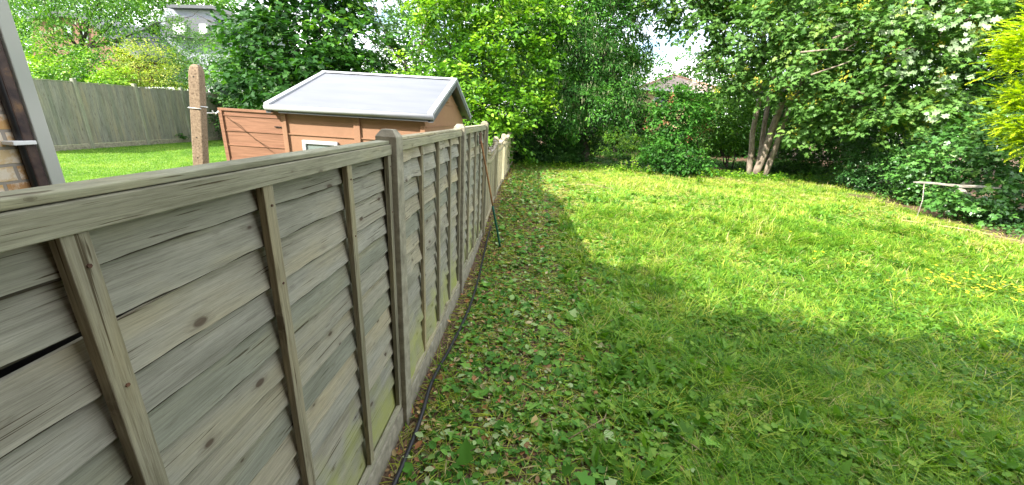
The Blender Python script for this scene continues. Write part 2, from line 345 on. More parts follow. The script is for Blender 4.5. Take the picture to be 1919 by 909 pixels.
def brick():
    m, nt, o = new_mat('stock_brick'); N = nt.nodes.new; L = nt.links.new
    tc = N('ShaderNodeTexCoord'); sx = N('ShaderNodeSeparateXYZ'); cb = N('ShaderNodeCombineXYZ'); L(tc.outputs['Object'], sx.inputs[0])
    L(sx.outputs[1], cb.inputs[0]); L(sx.outputs[2], cb.inputs[1])
    wn = N('ShaderNodeTexNoise'); wn.inputs['Scale'].default_value = 9; L(tc.outputs['Object'], wn.inputs['Vector'])
    wa = N('ShaderNodeVectorMath'); wa.operation = 'MULTIPLY_ADD'; L(wn.outputs['Color'], wa.inputs[0]); wa.inputs[1].default_value = (.012, .012, 0); L(cb.outputs[0], wa.inputs[2])
    b = N('ShaderNodeTexBrick'); b.inputs['Scale'].default_value = 1; b.inputs['Brick Width'].default_value = .115; b.inputs['Row Height'].default_value = .075
    b.inputs['Mortar Size'].default_value = .007; b.inputs['Mortar Smooth'].default_value = .2; b.inputs['Bias'].default_value = 0
    b.inputs['Color1'].default_value = (.0, 0, 0, 1); b.inputs['Color2'].default_value = (1, 1, 1, 1); b.inputs['Mortar'].default_value = (.5, .5, .5, 1)
    L(wa.outputs[0], b.inputs['Vector'])
    bc = ramp(nt, b.outputs['Color'], [(0, (.16, .13, .12)), (.2, (.45, .24, .10)), (.5, (.66, .40, .15)), (.8, (.62, .45, .24)), (1, (.70, .58, .40))])
    n = N('ShaderNodeTexNoise'); n.inputs['Scale'].default_value = 13; n.inputs['Detail'].default_value = 7; n.inputs['Roughness'].default_value = .7; L(tc.outputs['Object'], n.inputs['Vector'])
    wf = ramp(nt, n.outputs[0], [(.45, (0, 0, 0)), (.56, (.85, .85, .85))])
    m1 = N('ShaderNodeMix'); m1.data_type = 'RGBA'; L(wf, m1.inputs[0]); L(bc, m1.inputs[6]); m1.inputs[7].default_value = (.74, .66, .54, 1)
    m2 = N('ShaderNodeMix'); m2.data_type = 'RGBA'; L(b.outputs['Fac'], m2.inputs[0]); L(m1.outputs[2], m2.inputs[6]); m2.inputs[7].default_value = (.33, .29, .24, 1)
    p = N('ShaderNodeBsdfPrincipled'); p.inputs['Roughness'].default_value = .9; L(m2.outputs[2], p.inputs['Base Color'])
    hm = N('ShaderNodeMath'); hm.operation = 'SUBTRACT'; L(n.outputs[0], hm.inputs[0]); L(b.outputs['Fac'], hm.inputs[1])
    bp = N('ShaderNodeBump'); bp.inputs['Strength'].default_value = .8; bp.inputs['Distance'].default_value = .006; L(hm.outputs[0], bp.inputs['Height']); L(bp.outputs[0], p.inputs['Normal'])
    L(p.outputs[0], o.inputs[0]); return m
M['brick'] = brick()

def ground_mat():
    m, nt, o = new_mat('garden_soil'); N = nt.nodes.new; L = nt.links.new
    tc = N('ShaderNodeTexCoord'); a = N('ShaderNodeAttribute'); a.attribute_name = 'rnd'
    n = N('ShaderNodeTexNoise'); n.inputs['Scale'].default_value = 7; n.inputs['Detail'].default_value = 9; n.inputs['Roughness'].default_value = .7; L(tc.outputs['Object'], n.inputs['Vector'])
    n2 = N('ShaderNodeTexNoise'); n2.inputs['Scale'].default_value = 55; n2.inputs['Detail'].default_value = 5; L(tc.outputs['Object'], n2.inputs['Vector'])
    soil = ramp(nt, n2.outputs[0], [(.3, (.045, .028, .018)), (.5, (.13, .085, .055)), (.7, (.26, .19, .12))])
    gr = ramp(nt, n.outputs[0], [(.3, (.05, .11, .02)), (.5, (.12, .22, .035)), (.7, (.24, .30, .07))])
    ad = N('ShaderNodeMath'); ad.operation = 'MULTIPLY_ADD'; L(n.outputs[0], ad.inputs[0]); ad.inputs[1].default_value = .7; L(a.outputs['Fac'], ad.inputs[2])
    f = ramp(nt, ad.outputs[0], [(.55, (0, 0, 0)), (1., (1, 1, 1))])
    mx = N('ShaderNodeMix'); mx.data_type = 'RGBA'; L(f, mx.inputs[0]); L(soil, mx.inputs[6]); L(gr, mx.inputs[7])
    p = N('ShaderNodeBsdfPrincipled'); p.inputs['Roughness'].default_value = .95; p.inputs['Specular IOR Level'].default_value = .1; L(mx.outputs[2], p.inputs['Base Color'])
    bp = N('ShaderNodeBump'); bp.inputs['Strength'].default_value = .8; bp.inputs['Distance'].default_value = .02; L(n2.outputs[0], bp.inputs['Height']); L(bp.outputs[0], p.inputs['Normal'])
    L(p.outputs[0], o.inputs[0]); return m
M['ground'] = ground_mat()

M['grass'] = leaf_mat('grass_blade', [(0, (.035, .11, .008)), (.35, (.11, .28, .016)), (.65, (.26, .43, .035)), (.85, (.47, .52, .08)), (.93, (.46, .42, .18)), (1, (.56, .47, .27))], trans=.38, rough=.5, spec=.25)
M['lawn'] = leaf_mat('lawn_blade', [(0, (.07, .18, .02)), (.5, (.15, .30, .03)), (1, (.33, .42, .09))], trans=.38, rough=.5, spec=.25)
M['weed'] = leaf_mat('weed_leaf', [(0, (.04, .12, .012)), (.4, (.085, .21, .02)), (.75, (.16, .32, .035)), (1, (.28, .42, .06))], trans=.32, rough=.5, spec=.25)
M['litter'] = leaf_mat('fallen_leaf', [(0, (.035, .12, .015)), (.35, (.08, .22, .025)), (.58, (.17, .34, .05)), (.66, (.25, .38, .12)), (.74, (.33, .42, .20)), (.80, (.24, .15, .07)), (.88, (.36, .15, .06)), (.95, (.50, .38, .16)), (1, (.48, .40, .24))], trans=.1, rough=.6, spec=.18)
M['straw'] = noise_mat('dry_stem', [(.3, (.16, .11, .05)), (.7, (.42, .35, .20))], scale=9, rough=.8, bump=.1)
M['flower'] = leaf_mat('yellow_petal', [(0, (.70, .52, .02)), (1, (.85, .70, .04))], trans=.2)
M['hazel'] = leaf_mat('bright_broad_leaf', [(0, (.025, .09, .008)), (.3, (.07, .20, .014)), (.65, (.17, .35, .022)), (1, (.32, .48, .04))], trans=.35, rough=.4)
M['lab'] = leaf_mat('blue_green_leaflet', [(0, (.015, .06, .010)), (.4, (.04, .14, .018)), (.75, (.08, .24, .03)), (1, (.16, .37, .05))], trans=.33, rough=.5, spec=.22)
M['pods'] = leaf_mat('pale_pod', [(0, (.20, .26, .12)), (1, (.42, .47, .26))], trans=.2)
M['laurel'] = leaf_mat('dark_glossy_leaf', [(0, (.012, .045, .012)), (.45, (.026, .095, .015)), (.8, (.065, .19, .022)), (1, (.15, .32, .035))], trans=.28, rough=.5, spec=.22)
M['ash'] = leaf_mat('ash_leaflet', [(0, (.03, .09, .02)), (.5, (.075, .18, .035)), (1, (.19, .33, .08))], trans=.35)
M['maple'] = leaf_mat('maple_leaf', [(0, (.03, .09, .02)), (.4, (.07, .18, .035)), (.7, (.13, .27, .05)), (.90, (.23, .37, .08)), (1, (.42, .48, .10))], trans=.30, rough=.45, spec=.3, under=((.11, .23, .05), .75))
M['keys'] = leaf_mat('yellow_seed_keys', [(0, (.40, .40, .04)), (.6, (.55, .50, .06)), (1, (.58, .42, .06))], trans=.3)
M['gold'] = leaf_mat('golden_needle', [(0, (.14, .26, .01)), (.35, (.36, .50, .012)), (1, (.62, .68, .025))], trans=.35, rough=.6)
M['yshrub'] = leaf_mat('yellow_green_leaf', [(0, (.14, .22, .03)), (.5, (.34, .42, .06)), (.85, (.52, .52, .12)), (1, (.5, .34, .10))], trans=.38)
M['fargreen'] = leaf_mat('airy_leaf', [(0, (.025, .09, .010)), (.5, (.08, .21, .02)), (1, (.22, .38, .045))], trans=.4)
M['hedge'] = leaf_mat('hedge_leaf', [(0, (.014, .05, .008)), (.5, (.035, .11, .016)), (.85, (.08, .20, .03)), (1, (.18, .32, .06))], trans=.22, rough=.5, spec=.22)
M['ivy'] = leaf_mat('ivy_leaf', [(0, (.025, .08, .02)), (.5, (.06, .17, .035)), (.85, (.11, .27, .05)), (1, (.22, .38, .10))], trans=.22, rough=.35, spec=.5)
M['redfl'] = leaf_mat('russet_cluster', [(0, (.22, .08, .035)), (1, (.38, .18, .09))], trans=.2)

# ------------------------------------------------------------------ ground
def worn(x, y):
    """trodden earth along the foot of the hedge and in front of the maple"""
    pl = [(5.6, 13.9), (6.9, 13.0), (8.2, 12.2), (9.3, 11.0), (9.7, 9.6), (9.2, 8.2), (9.5, 7.0), (10.4, 6.2)]
    x = np.asarray(x, float); y = np.asarray(y, float); d = np.full(np.broadcast(x, y).shape, 9.)
    for (a, b), (c, e) in zip(pl[:-1], pl[1:]):
        t = np.clip(((x - a) * (c - a) + (y - b) * (e - b)) / ((c - a) ** 2 + (e - b) ** 2), 0, 1)
        d = np.minimum(d, np.hypot(x - a - t * (c - a), y - b - t * (e - b)))
    return np.exp(-(d / .42) ** 2) * np.clip((fbm(x * 1.6, y * 1.6, 81) - .30) * 4, 0, 1)

def lawn_w(x, y):
    """how green the ground is, 0 bare soil .. 1 grass"""
    x = np.asarray(x, float); y = np.asarray(y, float)
    n = fbm(x * 1.1, y * 1.1, 3)
    e = np.clip((x - .35 + (n - .5) * 2.2) / 1.3, 0, 1)
    bed = 10.3 - .25 * np.abs(y - 12); bed = np.where(y < 7, 20, bed)
    e = e * np.clip((bed - x + (n - .5)) / .8, 0, 1)
    e = e * np.clip((14.6 + .12 * x - y + (n - .5) * 2) / 1.2, .12, 1)
    e = e * (1 - .8 * np.clip((fbm(x * 1.7, y * 1.7, 64) - .60) * 7, 0, 1) * np.clip((y - 3.5) / 2, 0, 1))
    e = e * (1 - worn(x, y))
    return np.where(x < -.85, .9, np.where(x < -.6, 0, e))

def axis(lo, hi, fine_lo, fine_hi, step):
    a = list(np.arange(fine_lo, fine_hi + 1e-6, step)); s = step
    p = fine_hi
    while p < hi: s *= 1.35; p += s; a.append(min(p, hi))
    s = step; p = fine_lo
    while p > lo: s *= 1.35; p -= s; a.insert(0, max(p, lo))
    return np.array(a)
gx = axis(-300, 300, -3, 12, .12); gy = axis(-60, 400, 0, 16, .12)
X, Y = np.meshgrid(gx, gy); Zg = gz(X, Y) + np.where(X > -.6, .03 * (fbm(X * 2.2, Y * 2.2, 11) - .5), 0)
nx, ny = len(gx), len(gy)
V = np.stack([X.ravel(), Y.ravel(), Zg.ravel()], 1)
ii = (np.arange(ny - 1)[:, None] * nx + np.arange(nx - 1)[None]).ravel()
q = np.stack([ii, ii + 1, ii + nx + 1, ii + nx], 1)
g = np_mesh('ground', V, q.ravel(), np.arange(len(q)) * 4, lawn_w(X, Y).ravel(), M['ground'])
tag(g, 'uneven earth and rough lawn of the garden', kind='structure')
g.data.polygons.foreach_set('use_smooth', [True] * len(g.data.polygons))

# ------------------------------------------------------------------ near fence
FX = -.75
def fence_panel(par, y0, y1, zb, zt, batt, seams, bow=0., gap=None, seed=0):
    """overlapping horizontal boards with frame rails and vertical battens"""
    r = random.Random(seed)
    mb = MB(); n = 46
    tops = [zt - .045] + seams[:]                   # exposed lines, top to bottom
    for k in range(len(tops)):
        zlow = tops[k + 1] if k + 1 < len(tops) else zb
        zhi = tops[k] + .022
        if gap and k == gap[0]: zhi = tops[k] - .004
        rr = r.random(); ph = r.random() * 9; wv = (.0006 + .0014 * r.random()) * (2.2 if bow else 1); tilt = .021 + .005 * r.random()
        xs = np.linspace(y0, y1, n)
        vs = []; es = []
        sl_ = (r.random() - .5) * .006
        for i, yy in enumerate(xs):
            t = i / (n - 1)
            low = zlow + wv * math.sin(yy * 7 + ph) + wv * .7 * math.sin(yy * 17 + ph * 2) + sl_ * (t - .5)
            hi = zhi
            if gap and k == gap[0]:
                g_ = max(0, 1 - (yy - y0) / (gap[1] - y0)); hi = zhi - .022 * min(1, g_ * 1.6)
            bo = bow * abs(math.sin(math.pi * ((yy - y0) / (y1 - y0) * (len(batt) + 1)))) * (.5 + .5 * math.sin(ph + k * 1.3))
            xf = FX - .001 + bo; xb = xf - tilt
            ew = .0040 + .0014 * math.sin(yy * 23 + ph * 3) + .0010 * math.sin(yy * 51 + ph)
            vs += [(xb - .009, yy, hi), (xb, yy, hi), (xf + bo * .6, yy, low + ew), (xf - .010, yy, low + ew)]
            es += [(xf + bo * .6 - .001, yy, low + ew), (xf + bo * .6 - .0035, yy, low), (xf - .010, yy, low), (xf - .010, yy, low + ew)]  # lower edge strip that carries the bark tone and painted seam shadow
        fs = []
        for i in range(n - 1):
            a = i * 4
            for c in range(4): fs.append((a + c, a + 4 + c, a + 4 + (c + 1) % 4, a + (c + 1) % 4))
        fs += [(0, 1, 2, 3), tuple((n - 1) * 4 + c for c in (3, 2, 1, 0))]
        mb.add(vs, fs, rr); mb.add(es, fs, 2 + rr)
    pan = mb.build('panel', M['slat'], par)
    rail = MB(); rail.box((FX + .004, y0, zt - .062), (FX + .030, y1, zt - .012), r.random()); rail.build('top_rail', M['rail'], pan, bevel=.002)
    cap = MB(); cap.box((FX - .042, y0 + .002, zt - .010), (FX + .020, y1 - .002, zt + .006), r.random()); cap.build('capping', M['rail'], pan, bevel=.003)
    back = MB(); back.box((FX - .044, y0, zt - .062), (FX - .026, y1, zt - .012), r.random()); back.build('back_rail', M['rail'], pan)
    foot = MB(); foot.box((FX + .004, y0, zb - .005), (FX + .022, y1, zb + .042), r.random()); foot.build('bottom_rail', M['rail'], pan, bevel=.002)
    for i, (yb, lean) in enumerate(batt):
        b = MB(); hw = .0205
        zt2, zb2 = zt - .0625, zb + .0425
        b.add([(FX + .002, yb - hw, zt2), (FX + .025, yb - hw, zt2), (FX + .025, yb + hw, zt2), (FX + .002, yb + hw, zt2),
               (FX + .002, yb - hw + lean, zb2), (FX + .025, yb - hw + lean, zb2), (FX + .025, yb + hw + lean, zb2), (FX + .002, yb + hw + lean, zb2)],
              [(0, 1, 2, 3), (7, 6, 5, 4), (0, 4, 5, 1), (1, 5, 6, 2), (2, 6, 7, 3), (3, 7, 4, 0)], r.random())
        b.build('batten', M['batten'], pan, bevel=.002)
        if y0 > -1 and y1 < 4:
            for k_, (zz, dx) in enumerate(((zt - .12, 0), (zt - .36, 0), (zt - .027, .001), (zt - .047, .001))):
                yy = yb + (.003 + lean * .2 if k_ < 2 else -.004)
                MB().tube([(FX + .024 + dx, yy, zz), (FX + .0275 + dx, yy, zz)], .0040, 6).build('nail_head', M['rust'], pan)
    return pan

def post(par, y0, z1, zb=-.3, capd=.0, mat='concrete', w=.1, x0=None, name='post', tilt=0):
    b = MB(); x1 = FX + .055; x0 = FX - .055 if x0 is None else x0; e = .010
    h = z1
    b.add([(x0, y0, zb), (x1, y0, zb), (x1, y0 + w, zb), (x0, y0 + w, zb),
           (x0, y0, h - .035), (x1, y0, h - .035), (x1, y0 + w, h - .035), (x0, y0 + w, h - .035),
           (x0 + .025, y0 + .02, h), (x1 - .025, y0 + .02, h), (x1 - .025, y0 + w - .02, h), (x0 + .025, y0 + w - .02, h)],
          [(3, 2, 1, 0), (0, 1, 5, 4), (1, 2, 6, 5), (2, 3, 7, 6), (3, 0, 4, 7), (4, 5, 9, 8), (5, 6, 10, 9), (6, 7, 11, 10), (7, 4, 8, 11), (8, 9, 10, 11)], random.random())
    return b.build(name, M[mat], par, bevel=.004)

fence = empty('garden_fence', (FX, 1, 0))
tag(fence, 'weathered grey lap panel fence with concrete posts running along the left of the lawn', 'fence')
def seams(z0, z1, n, r):
    return [z0 - (z0 - z1) * (i / n) + (r.random() - .5) * .008 for i in range(n)]
r_ = random.Random(4)
s1 = [1.69, 1.585, 1.455, 1.355, 1.25] + seams(1.142, .27, 8, r_)
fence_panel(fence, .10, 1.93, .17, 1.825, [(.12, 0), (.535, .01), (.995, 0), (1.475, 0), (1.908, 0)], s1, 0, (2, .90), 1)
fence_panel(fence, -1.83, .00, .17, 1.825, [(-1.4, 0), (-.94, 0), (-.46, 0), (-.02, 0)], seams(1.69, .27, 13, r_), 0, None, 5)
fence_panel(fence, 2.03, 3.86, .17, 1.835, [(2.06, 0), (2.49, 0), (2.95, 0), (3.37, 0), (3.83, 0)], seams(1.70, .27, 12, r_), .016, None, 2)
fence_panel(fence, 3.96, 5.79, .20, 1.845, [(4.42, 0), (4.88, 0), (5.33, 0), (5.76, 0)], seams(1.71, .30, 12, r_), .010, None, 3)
for y0 in (0.0, 1.93, 3.86): post(fence, y0, 1.885)
post(fence, -1.93, 1.88)
post(fence, 5.79, 1.90, mat='batten', w=.095)
for (a, b, t) in ((-1.83, .0, .16), (.10, 1.93, .16), (2.03, 3.86, .16), (3.96, 5.79, .185)):
    MB().box((FX - .022, a, -.12), (FX + .030, b, t), random.random()).build('gravel_board', M['concrete'], fence, bevel=.004)

tag(MB().box((-.93, -1.2, .3), (-.90, .84, 1.70)).build('gap_dark_sheet', M['black'], None, bevel=.004), 'black sheet added behind the nearest fence panel to stand in for the dark in its slat gap', 'board')  # added sheet standing in for the darkness behind the slat gap
# the lower, sagging paling fence beyond it
low = empty('paling_fence', (FX, 8, .3))
tag(low, 'low sagging paling fence with twisted vine on its dipping top rail at the far end', 'fence')
def dip(y, a, b, z0, z1, s): t = (y - a) / (b - a); return z0 * (1 - t) + z1 * t - s * 4 * t * (1 - t)
bays = [(5.89, 7.60, 1.50, 1.50, .10, .10, .32), (7.70, 9.55, 1.50, 1.50, .07, .34, .38), (9.65, 11.5, 1.50, 1.47, .04, .38, .38), (11.6, 13.3, 1.48, 1.45, .02, .38, .38)]
for (a, b, z0, z1, sg, g0, g1) in bays:
    ys = np.linspace(a, b, 12)
    for nm, off, hh in (('top_rail', 0, .05), ('top_rail', -.14, .05), ('bottom_rail', None, .10)):
        mb = MB()
        for i in range(11):
            pr = []
            for yy in (ys[i], ys[i + 1]):
                zc = dip(yy, a, b, z0, z1, sg) + off if off is not None else (g0 + (g1 - g0) * (yy - a) / (b - a)) + .10
                pr += [(FX + .004, yy, zc - hh), (FX + .028, yy, zc - hh), (FX + .028, yy, zc), (FX + .004, yy, zc)]
            mb.add(pr, [(0, 1, 5, 4), (1, 2, 6, 5), (2, 3, 7, 6), (3, 0, 4, 7), (3, 2, 1, 0), (4, 5, 6, 7)] , .3)
        mb.build(nm, M['rail'], low)
    y = a + .03
    while y < b - .05:
        wd = random.uniform(.035, .075); zc = dip(y, a, b, z0, z1, sg); gb = g0 + (g1 - g0) * (y - a) / (b - a)
        MB().box((FX - .016 + random.uniform(-.006, .006), y, gb - .02), (FX + .0015, y + wd, zc - .01 + random.uniform(-.03, .02)), random.random()).build('pale', M['pale'], low)
        y += wd + random.uniform(.012, .035)
    # vine twisted over the rail
    pts = []; yy = a + .05; k = 0
    while yy < b - .02:
        an = k * .9; pts.append((FX + .01 + .045 * math.cos(an), yy, dip(yy, a, b, z0, z1, sg) + .02 + .045 * math.sin(an))); yy += .035; k += 1
    MB().tube(pts, [.008 + .003 * math.sin(i) for i in range(len(pts))], 6).build('vine', M['deadwood'], low, smooth=True)
    p2 = [(p[0] + .02 * math.sin(i * .7), p[1], p[2] - .02 + .03 * math.cos(i * .5)) for i, p in enumerate(pts)]
    MB().tube(p2, .006, 5).build('vine', M['straw'], low, smooth=True)
for y0, zz in ((7.60, 1.60), (9.55, 1.58), (11.5, 1.56), (13.3, 1.54)): post(low, y0, zz, mat='pale', w=.09)

# ------------------------------------------------------------------ neighbour's house corner
hs = empty('brick_house', (-2.9, 0, 0))
tag(hs, 'old stock brick house wall with black downpipe and pale corner cladding at left edge', 'house')
MB().box((-8, -.72, -.3), (-2.36, 1.635, 3.85)).build('wall', M['brick'], hs)
MB().box((-8, -8, -.3), (-2.37, -.725, 4.9)).build('upper_wall', M['brick'], hs)
MB().prism([(-2.352, -.4, 4.9), (-9, -.4, 4.9), (-9, -4.4, 6.9), (-2.352, -4.4, 6.9)], (0, 0, .12)).build('upper_roof', M['tile'], hs)
MB().box((-2.44, 1.680, .1), (-2.31, 1.737, 3.87)).build('cladding', M['cladding'], hs, bevel=.004)
pp = MB(); pp.box((-2.40, 1.637, .25), (-2.318, 1.677, 3.85)); pp.build('downpipe', M['rustpipe'], hs, bevel=.006)
MB().tube([(-2.338, 1.640, .25), (-2.338, 1.640, 3.85)], .015, 12).build('downpipe', M['black'], hs, smooth=True)
ck = MB(); ck.box((-2.355, 1.585, 1.735), (-2.300, 1.668, 1.752)); ck.build('pipe_clip', M['white'], hs, bevel=.002)
MB().prism([(-2.22, -.7, 3.88), (-2.22, 1.80, 3.88), (-5.2, 1.80, 4.9), (-5.2, -.7, 4.9)], (0, 0, .12)).build('roof', M['tile'], hs)
# the photographer's own house, behind the camera: it throws the shade over the near grass
oh = empty('rear_house', (4, -4, 0))
tag(oh, 'brick house behind the photographer whose roof shades the near grass', 'house')
MB().box((-2.35, -8, -.3), (12, -.75, 4.9)).build('wall', M['redbrick'], oh)
MB().prism([(-2.35, -.35, 4.9), (12.3, -.35, 4.9), (12.3, -4.4, 6.9), (-2.35, -4.4, 6.9)], (0, 0, .12)).build('roof', M['tile'], oh)

cpr = empty('shade_dapple_creeper', (-1, -.3, 5)); tag(cpr, 'creeper added out of view on the roof edges to dapple the edge of their shadow', 'creeper')  # added leaves, never in view, that soften and dapple the roof shadow edge
g0 = np.random.default_rng(91); n0 = 5200
pa = np.array([(-2.2, 1.8, 3.95), (-2.2, .4, 3.95), (-2.3, -.35, 4.9), (8., -.35, 4.9), (12, -.35, 4.9)]); sg0 = g0.choice([0, 1, 2, 2, 2, 3], n0); t0 = g0.random((n0, 1))
p0_ = pa[sg0] * (1 - t0) + pa[sg0 + 1] * t0 + g0.normal(size=(n0, 3)) * np.array([.10, .16, .17]) + np.stack([0 * t0[:, 0], 0 * t0[:, 0], .30 * (fbm(t0[:, 0] * 9 + sg0 * 5, sg0 * 3., 8) - .35)], 1)
leaves('foliage', p0_, g0.normal(size=(n0, 3)), g0.normal(size=(n0, 3)), g0.uniform(.06, .13, n0), g0.random(n0), T_IVY, M['ivy'], cpr)

# ------------------------------------------------------------------ concrete post with wire, in the neighbour's garden
cp = empty('concrete_post', (-3.45, 3.85, .28))
tag(cp, 'tall pebbly concrete post with rounded top standing on the neighbouring lawn', 'post')
b = MB(); prof = []
base = Vector((-3.43, 3.56, .2)); top = Vector((-3.44, 3.95, 2.30)); hw = .051
Mr = Matrix.Rotation(R(12), 3, 'Z')
vs = []; fs = []
levels = [(0, 1), (.93, 1), (.965, .96), (.988, .80), (1.0, .5)]
for t, s in levels:
    c = base.lerp(top, t)
    for dx, dy in ((-1, -1), (1, -1), (1, 1), (-1, 1)): vs.append(c + Mr @ Vector((dx * hw * s, dy * hw * s, 0)))
for i in range(len(levels) - 1):
    for k in range(4): fs.append((i * 4 + k, i * 4 + (k + 1) % 4, i * 4 + 4 + (k + 1) % 4, i * 4 + 4 + k))
fs += [(3, 2, 1, 0), tuple(range(len(vs) - 4, len(vs)))]
b.add(vs, fs); b.build('shaft', M['aggregate'], cp, bevel=.008)
h = MB()
for zz in (2.18, 1.60, 1.40):
    c = base.lerp(top, (zz - .2) / 2.1); p = c + Mr @ Vector((.0, -hw - .001, 0)); h.tube([p, p + Mr @ Vector((0, .004, 0))], .008, 8)
h.build('bolt_hole', M['black'], cp)
wire = empty('wire_tie', tuple(base.lerp(top, .82)))
tag(wire, 'thin pale wire tying the open shed door to the concrete post', 'wire')
c = base.lerp(top, .80)
ring = [c + Mr @ Vector((a * (hw + .006), b_ * (hw + .006), .0 + .006 * i)) for i, (a, b_) in enumerate(((1, -1), (-1, -1), (-1, 1), (1, 1), (1, -1)))]
MB().tube(ring + [at(385, 212, 4.2), at(400, 212, 4.5), at(412, 211, 4.74)], .005, 6).build('strand', M['white'], wire, smooth=True)
MB().tube([at(398, 208, 4.45), at(404, 214, 4.55), at(409, 208, 4.66), at(412, 213, 4.72)], .005, 6).build('knot', M['white'], wire, smooth=True)

# ------------------------------------------------------------------ shed
sh = empty('garden_shed', (-2.2, 6.1, .28))
tag(sh, 'tan plastic garden shed with pale grey pitched roof behind the fence', 'shed')
x0, x1, y0, y1, ze, zr = -3.16, -1.36, 4.78, 7.34, 1.90, 2.40
yr = 6.08
body = MB()
body.prism([(x0, y0, .2), (x0, y1, .2), (x0, y1, ze), (x0, yr, zr - .04), (x0, y0, ze)], (x1 - x0, 0, 0))
body.build('wall', M['shedwall'], sh)
# horizontal mouldings, corner and centre posts on the near wall and on the gable
tr = MB()
for zz in (1.62, 1.34, 1.05, .75):
    tr.box((x0 + .05, y0 - .012, zz - .008), (-2.25, y0 - .001, zz + .006)); tr.box((-2.17, y0 - .012, zz - .008), (x1 - .05, y0 - .001, zz + .006))
for zz in (2.10, 1.80, 1.45, 1.05): 
    hw_ = 1.28 if zz < 1.85 else (2.40 - zz) / .5 * 1.25
    tr.box((x1 + .001, max(y0 + .06, yr - hw_), zz - .008), (x1 + .010, min(y1 - .06, yr + hw_), zz + .004))
tr.build('moulding', M['shedwall'], sh)
for xa, xb in ((x0 - .01, x0 + .05), (-2.25, -2.17), (x1 - .05, x1 + .012)):
    MB().box((xa, y0 - .022, .2), (xb, y0 - .0005, ze - .01)).build('corner_post', M['shedwall'], sh, bevel=.003)
# roof: near slope and far slope as sheets with thickness, pale trim round the edges
xl, xr = -3.30, -1.22
ye0, ye1 = 4.66, 7.46
near = MB().prism([(xl + .06, ye0 + .03, 1.925), (xr - .06, ye0 + .03, 1.925), (xr - .06, yr, 2.43), (xl + .06, yr, 2.43)], (0, 0, .035)); near.build('roof', M['shedroof'], sh)
MB().prism([(xl + .06, yr + .002, 2.43), (xr - .06, yr + .002, 2.43), (xr - .06, ye1 - .03, 1.925), (xl + .06, ye1 - .03, 1.925)], (0, 0, .035)).build('roof', M['shedroof'], sh)
MB().tube([(xl, ye0 + .02, 1.925), (xr, ye0 + .02, 1.925)], .033, 10).build('eave_trim', M['rooftrim'], sh, smooth=True)
MB().tube([(xl, ye1 - .02, 1.925), (xr, ye1 - .02, 1.925)], .033, 10).build('eave_trim', M['rooftrim'], sh, smooth=True)
for xa in (xl, xr - .07):
    MB().prism([(xa, ye0, 1.93), (xa, yr, 2.445), (xa, yr, 2.485), (xa, ye0, 1.975)], (.07, 0, 0)).build('verge_trim', M['rooftrim'], sh, bevel=.004)
    MB().prism([(xa, yr + .002, 2.445), (xa, ye1, 1.93), (xa, ye1, 1.975), (xa, yr + .002, 2.485)], (.07, 0, 0)).build('verge_trim', M['rooftrim'], sh, bevel=.004)
    MB().prism([(xa + .006, ye0 + .02, 1.86), (xa + .006, yr, 2.375), (xa + .006, yr, 2.443), (xa + .006, ye0 + .02, 1.928)], (.058, 0, 0)).build('bargeboard', M['darktrim'], sh)
    MB().prism([(xa + .006, yr + .002, 2.375), (xa + .006, ye1 - .02, 1.86), (xa + .006, ye1 - .02, 1.928), (xa + .006, yr + .002, 2.443)], (.058, 0, 0)).build('bargeboard', M['darktrim'], sh)
MB().box((x0 + .02, y0 - .10, 1.868), (x1 + .1, y0 - .075, 1.905)).build('gutter_shadow_gap_trim', M['darktrim'], sh).name = 'fascia'
MB().prism([(xl, yr - .05, 2.462), (xl, yr + .05, 2.462), (xl, yr, 2.49)], (xr - xl, 0, 0)).build('ridge', M['rooftrim'], sh)
vt = MB()
for k in range(3): vt.box((x1 + .001, yr - .16 + .0, 2.13 + k * .035), (x1 + .016, yr + .02, 2.148 + k * .035))
vt.build('vent', M['handlewood'], sh)
wf = MB(); wx0, wx1, wz0, wz1 = -2.93, -2.47, 1.20, 1.555
for a_, b_ in (((wx0, wz0), (wx1, wz0 + .045)), ((wx0, wz1 - .045), (wx1, wz1)), ((wx0, wz0 + .045), (wx0 + .045, wz1 - .045)), ((wx1 - .045, wz0 + .045), (wx1, wz1 - .045))):
    wf.box((a_[0], y0 - .030, a_[1]), (b_[0], y0 - .001, b_[1]))
win = wf.build('window', M['winframe'], sh, bevel=.004)
MB().box((wx0 + .045, y0 - .012, wz0 + .045), (wx1 - .045, y0 - .004, wz1 - .045)).build('pane', M['glass'], win)
dr = MB(); dx0, dx1 = -3.98, -3.175; dy = y0 + .0
dr.box((dx0, dy, .34), (dx1, dy + .04, 1.885))
for xa, xb, za, zb_ in ((dx0, dx1, 1.855, 1.885), (dx0, dx0 + .045, .34, 1.855)): dr.box((xa, dy - .016, za), (xb, dy - .001, zb_))
door = dr.build('door', M['doorwall'], sh)
dm = MB()
for zz in (1.80, 1.615, 1.435, 1.25, 1.06): dm.box((dx0 + .05, dy - .008, zz - .005), (dx1, dy - .001, zz + .007))
dm.build('moulding', M['doorwall'], door)
MB().box((dx1 - .10, dy - .012, 1.69), (dx1, dy - .001, 1.70)).build('hinge', M['black'], door)

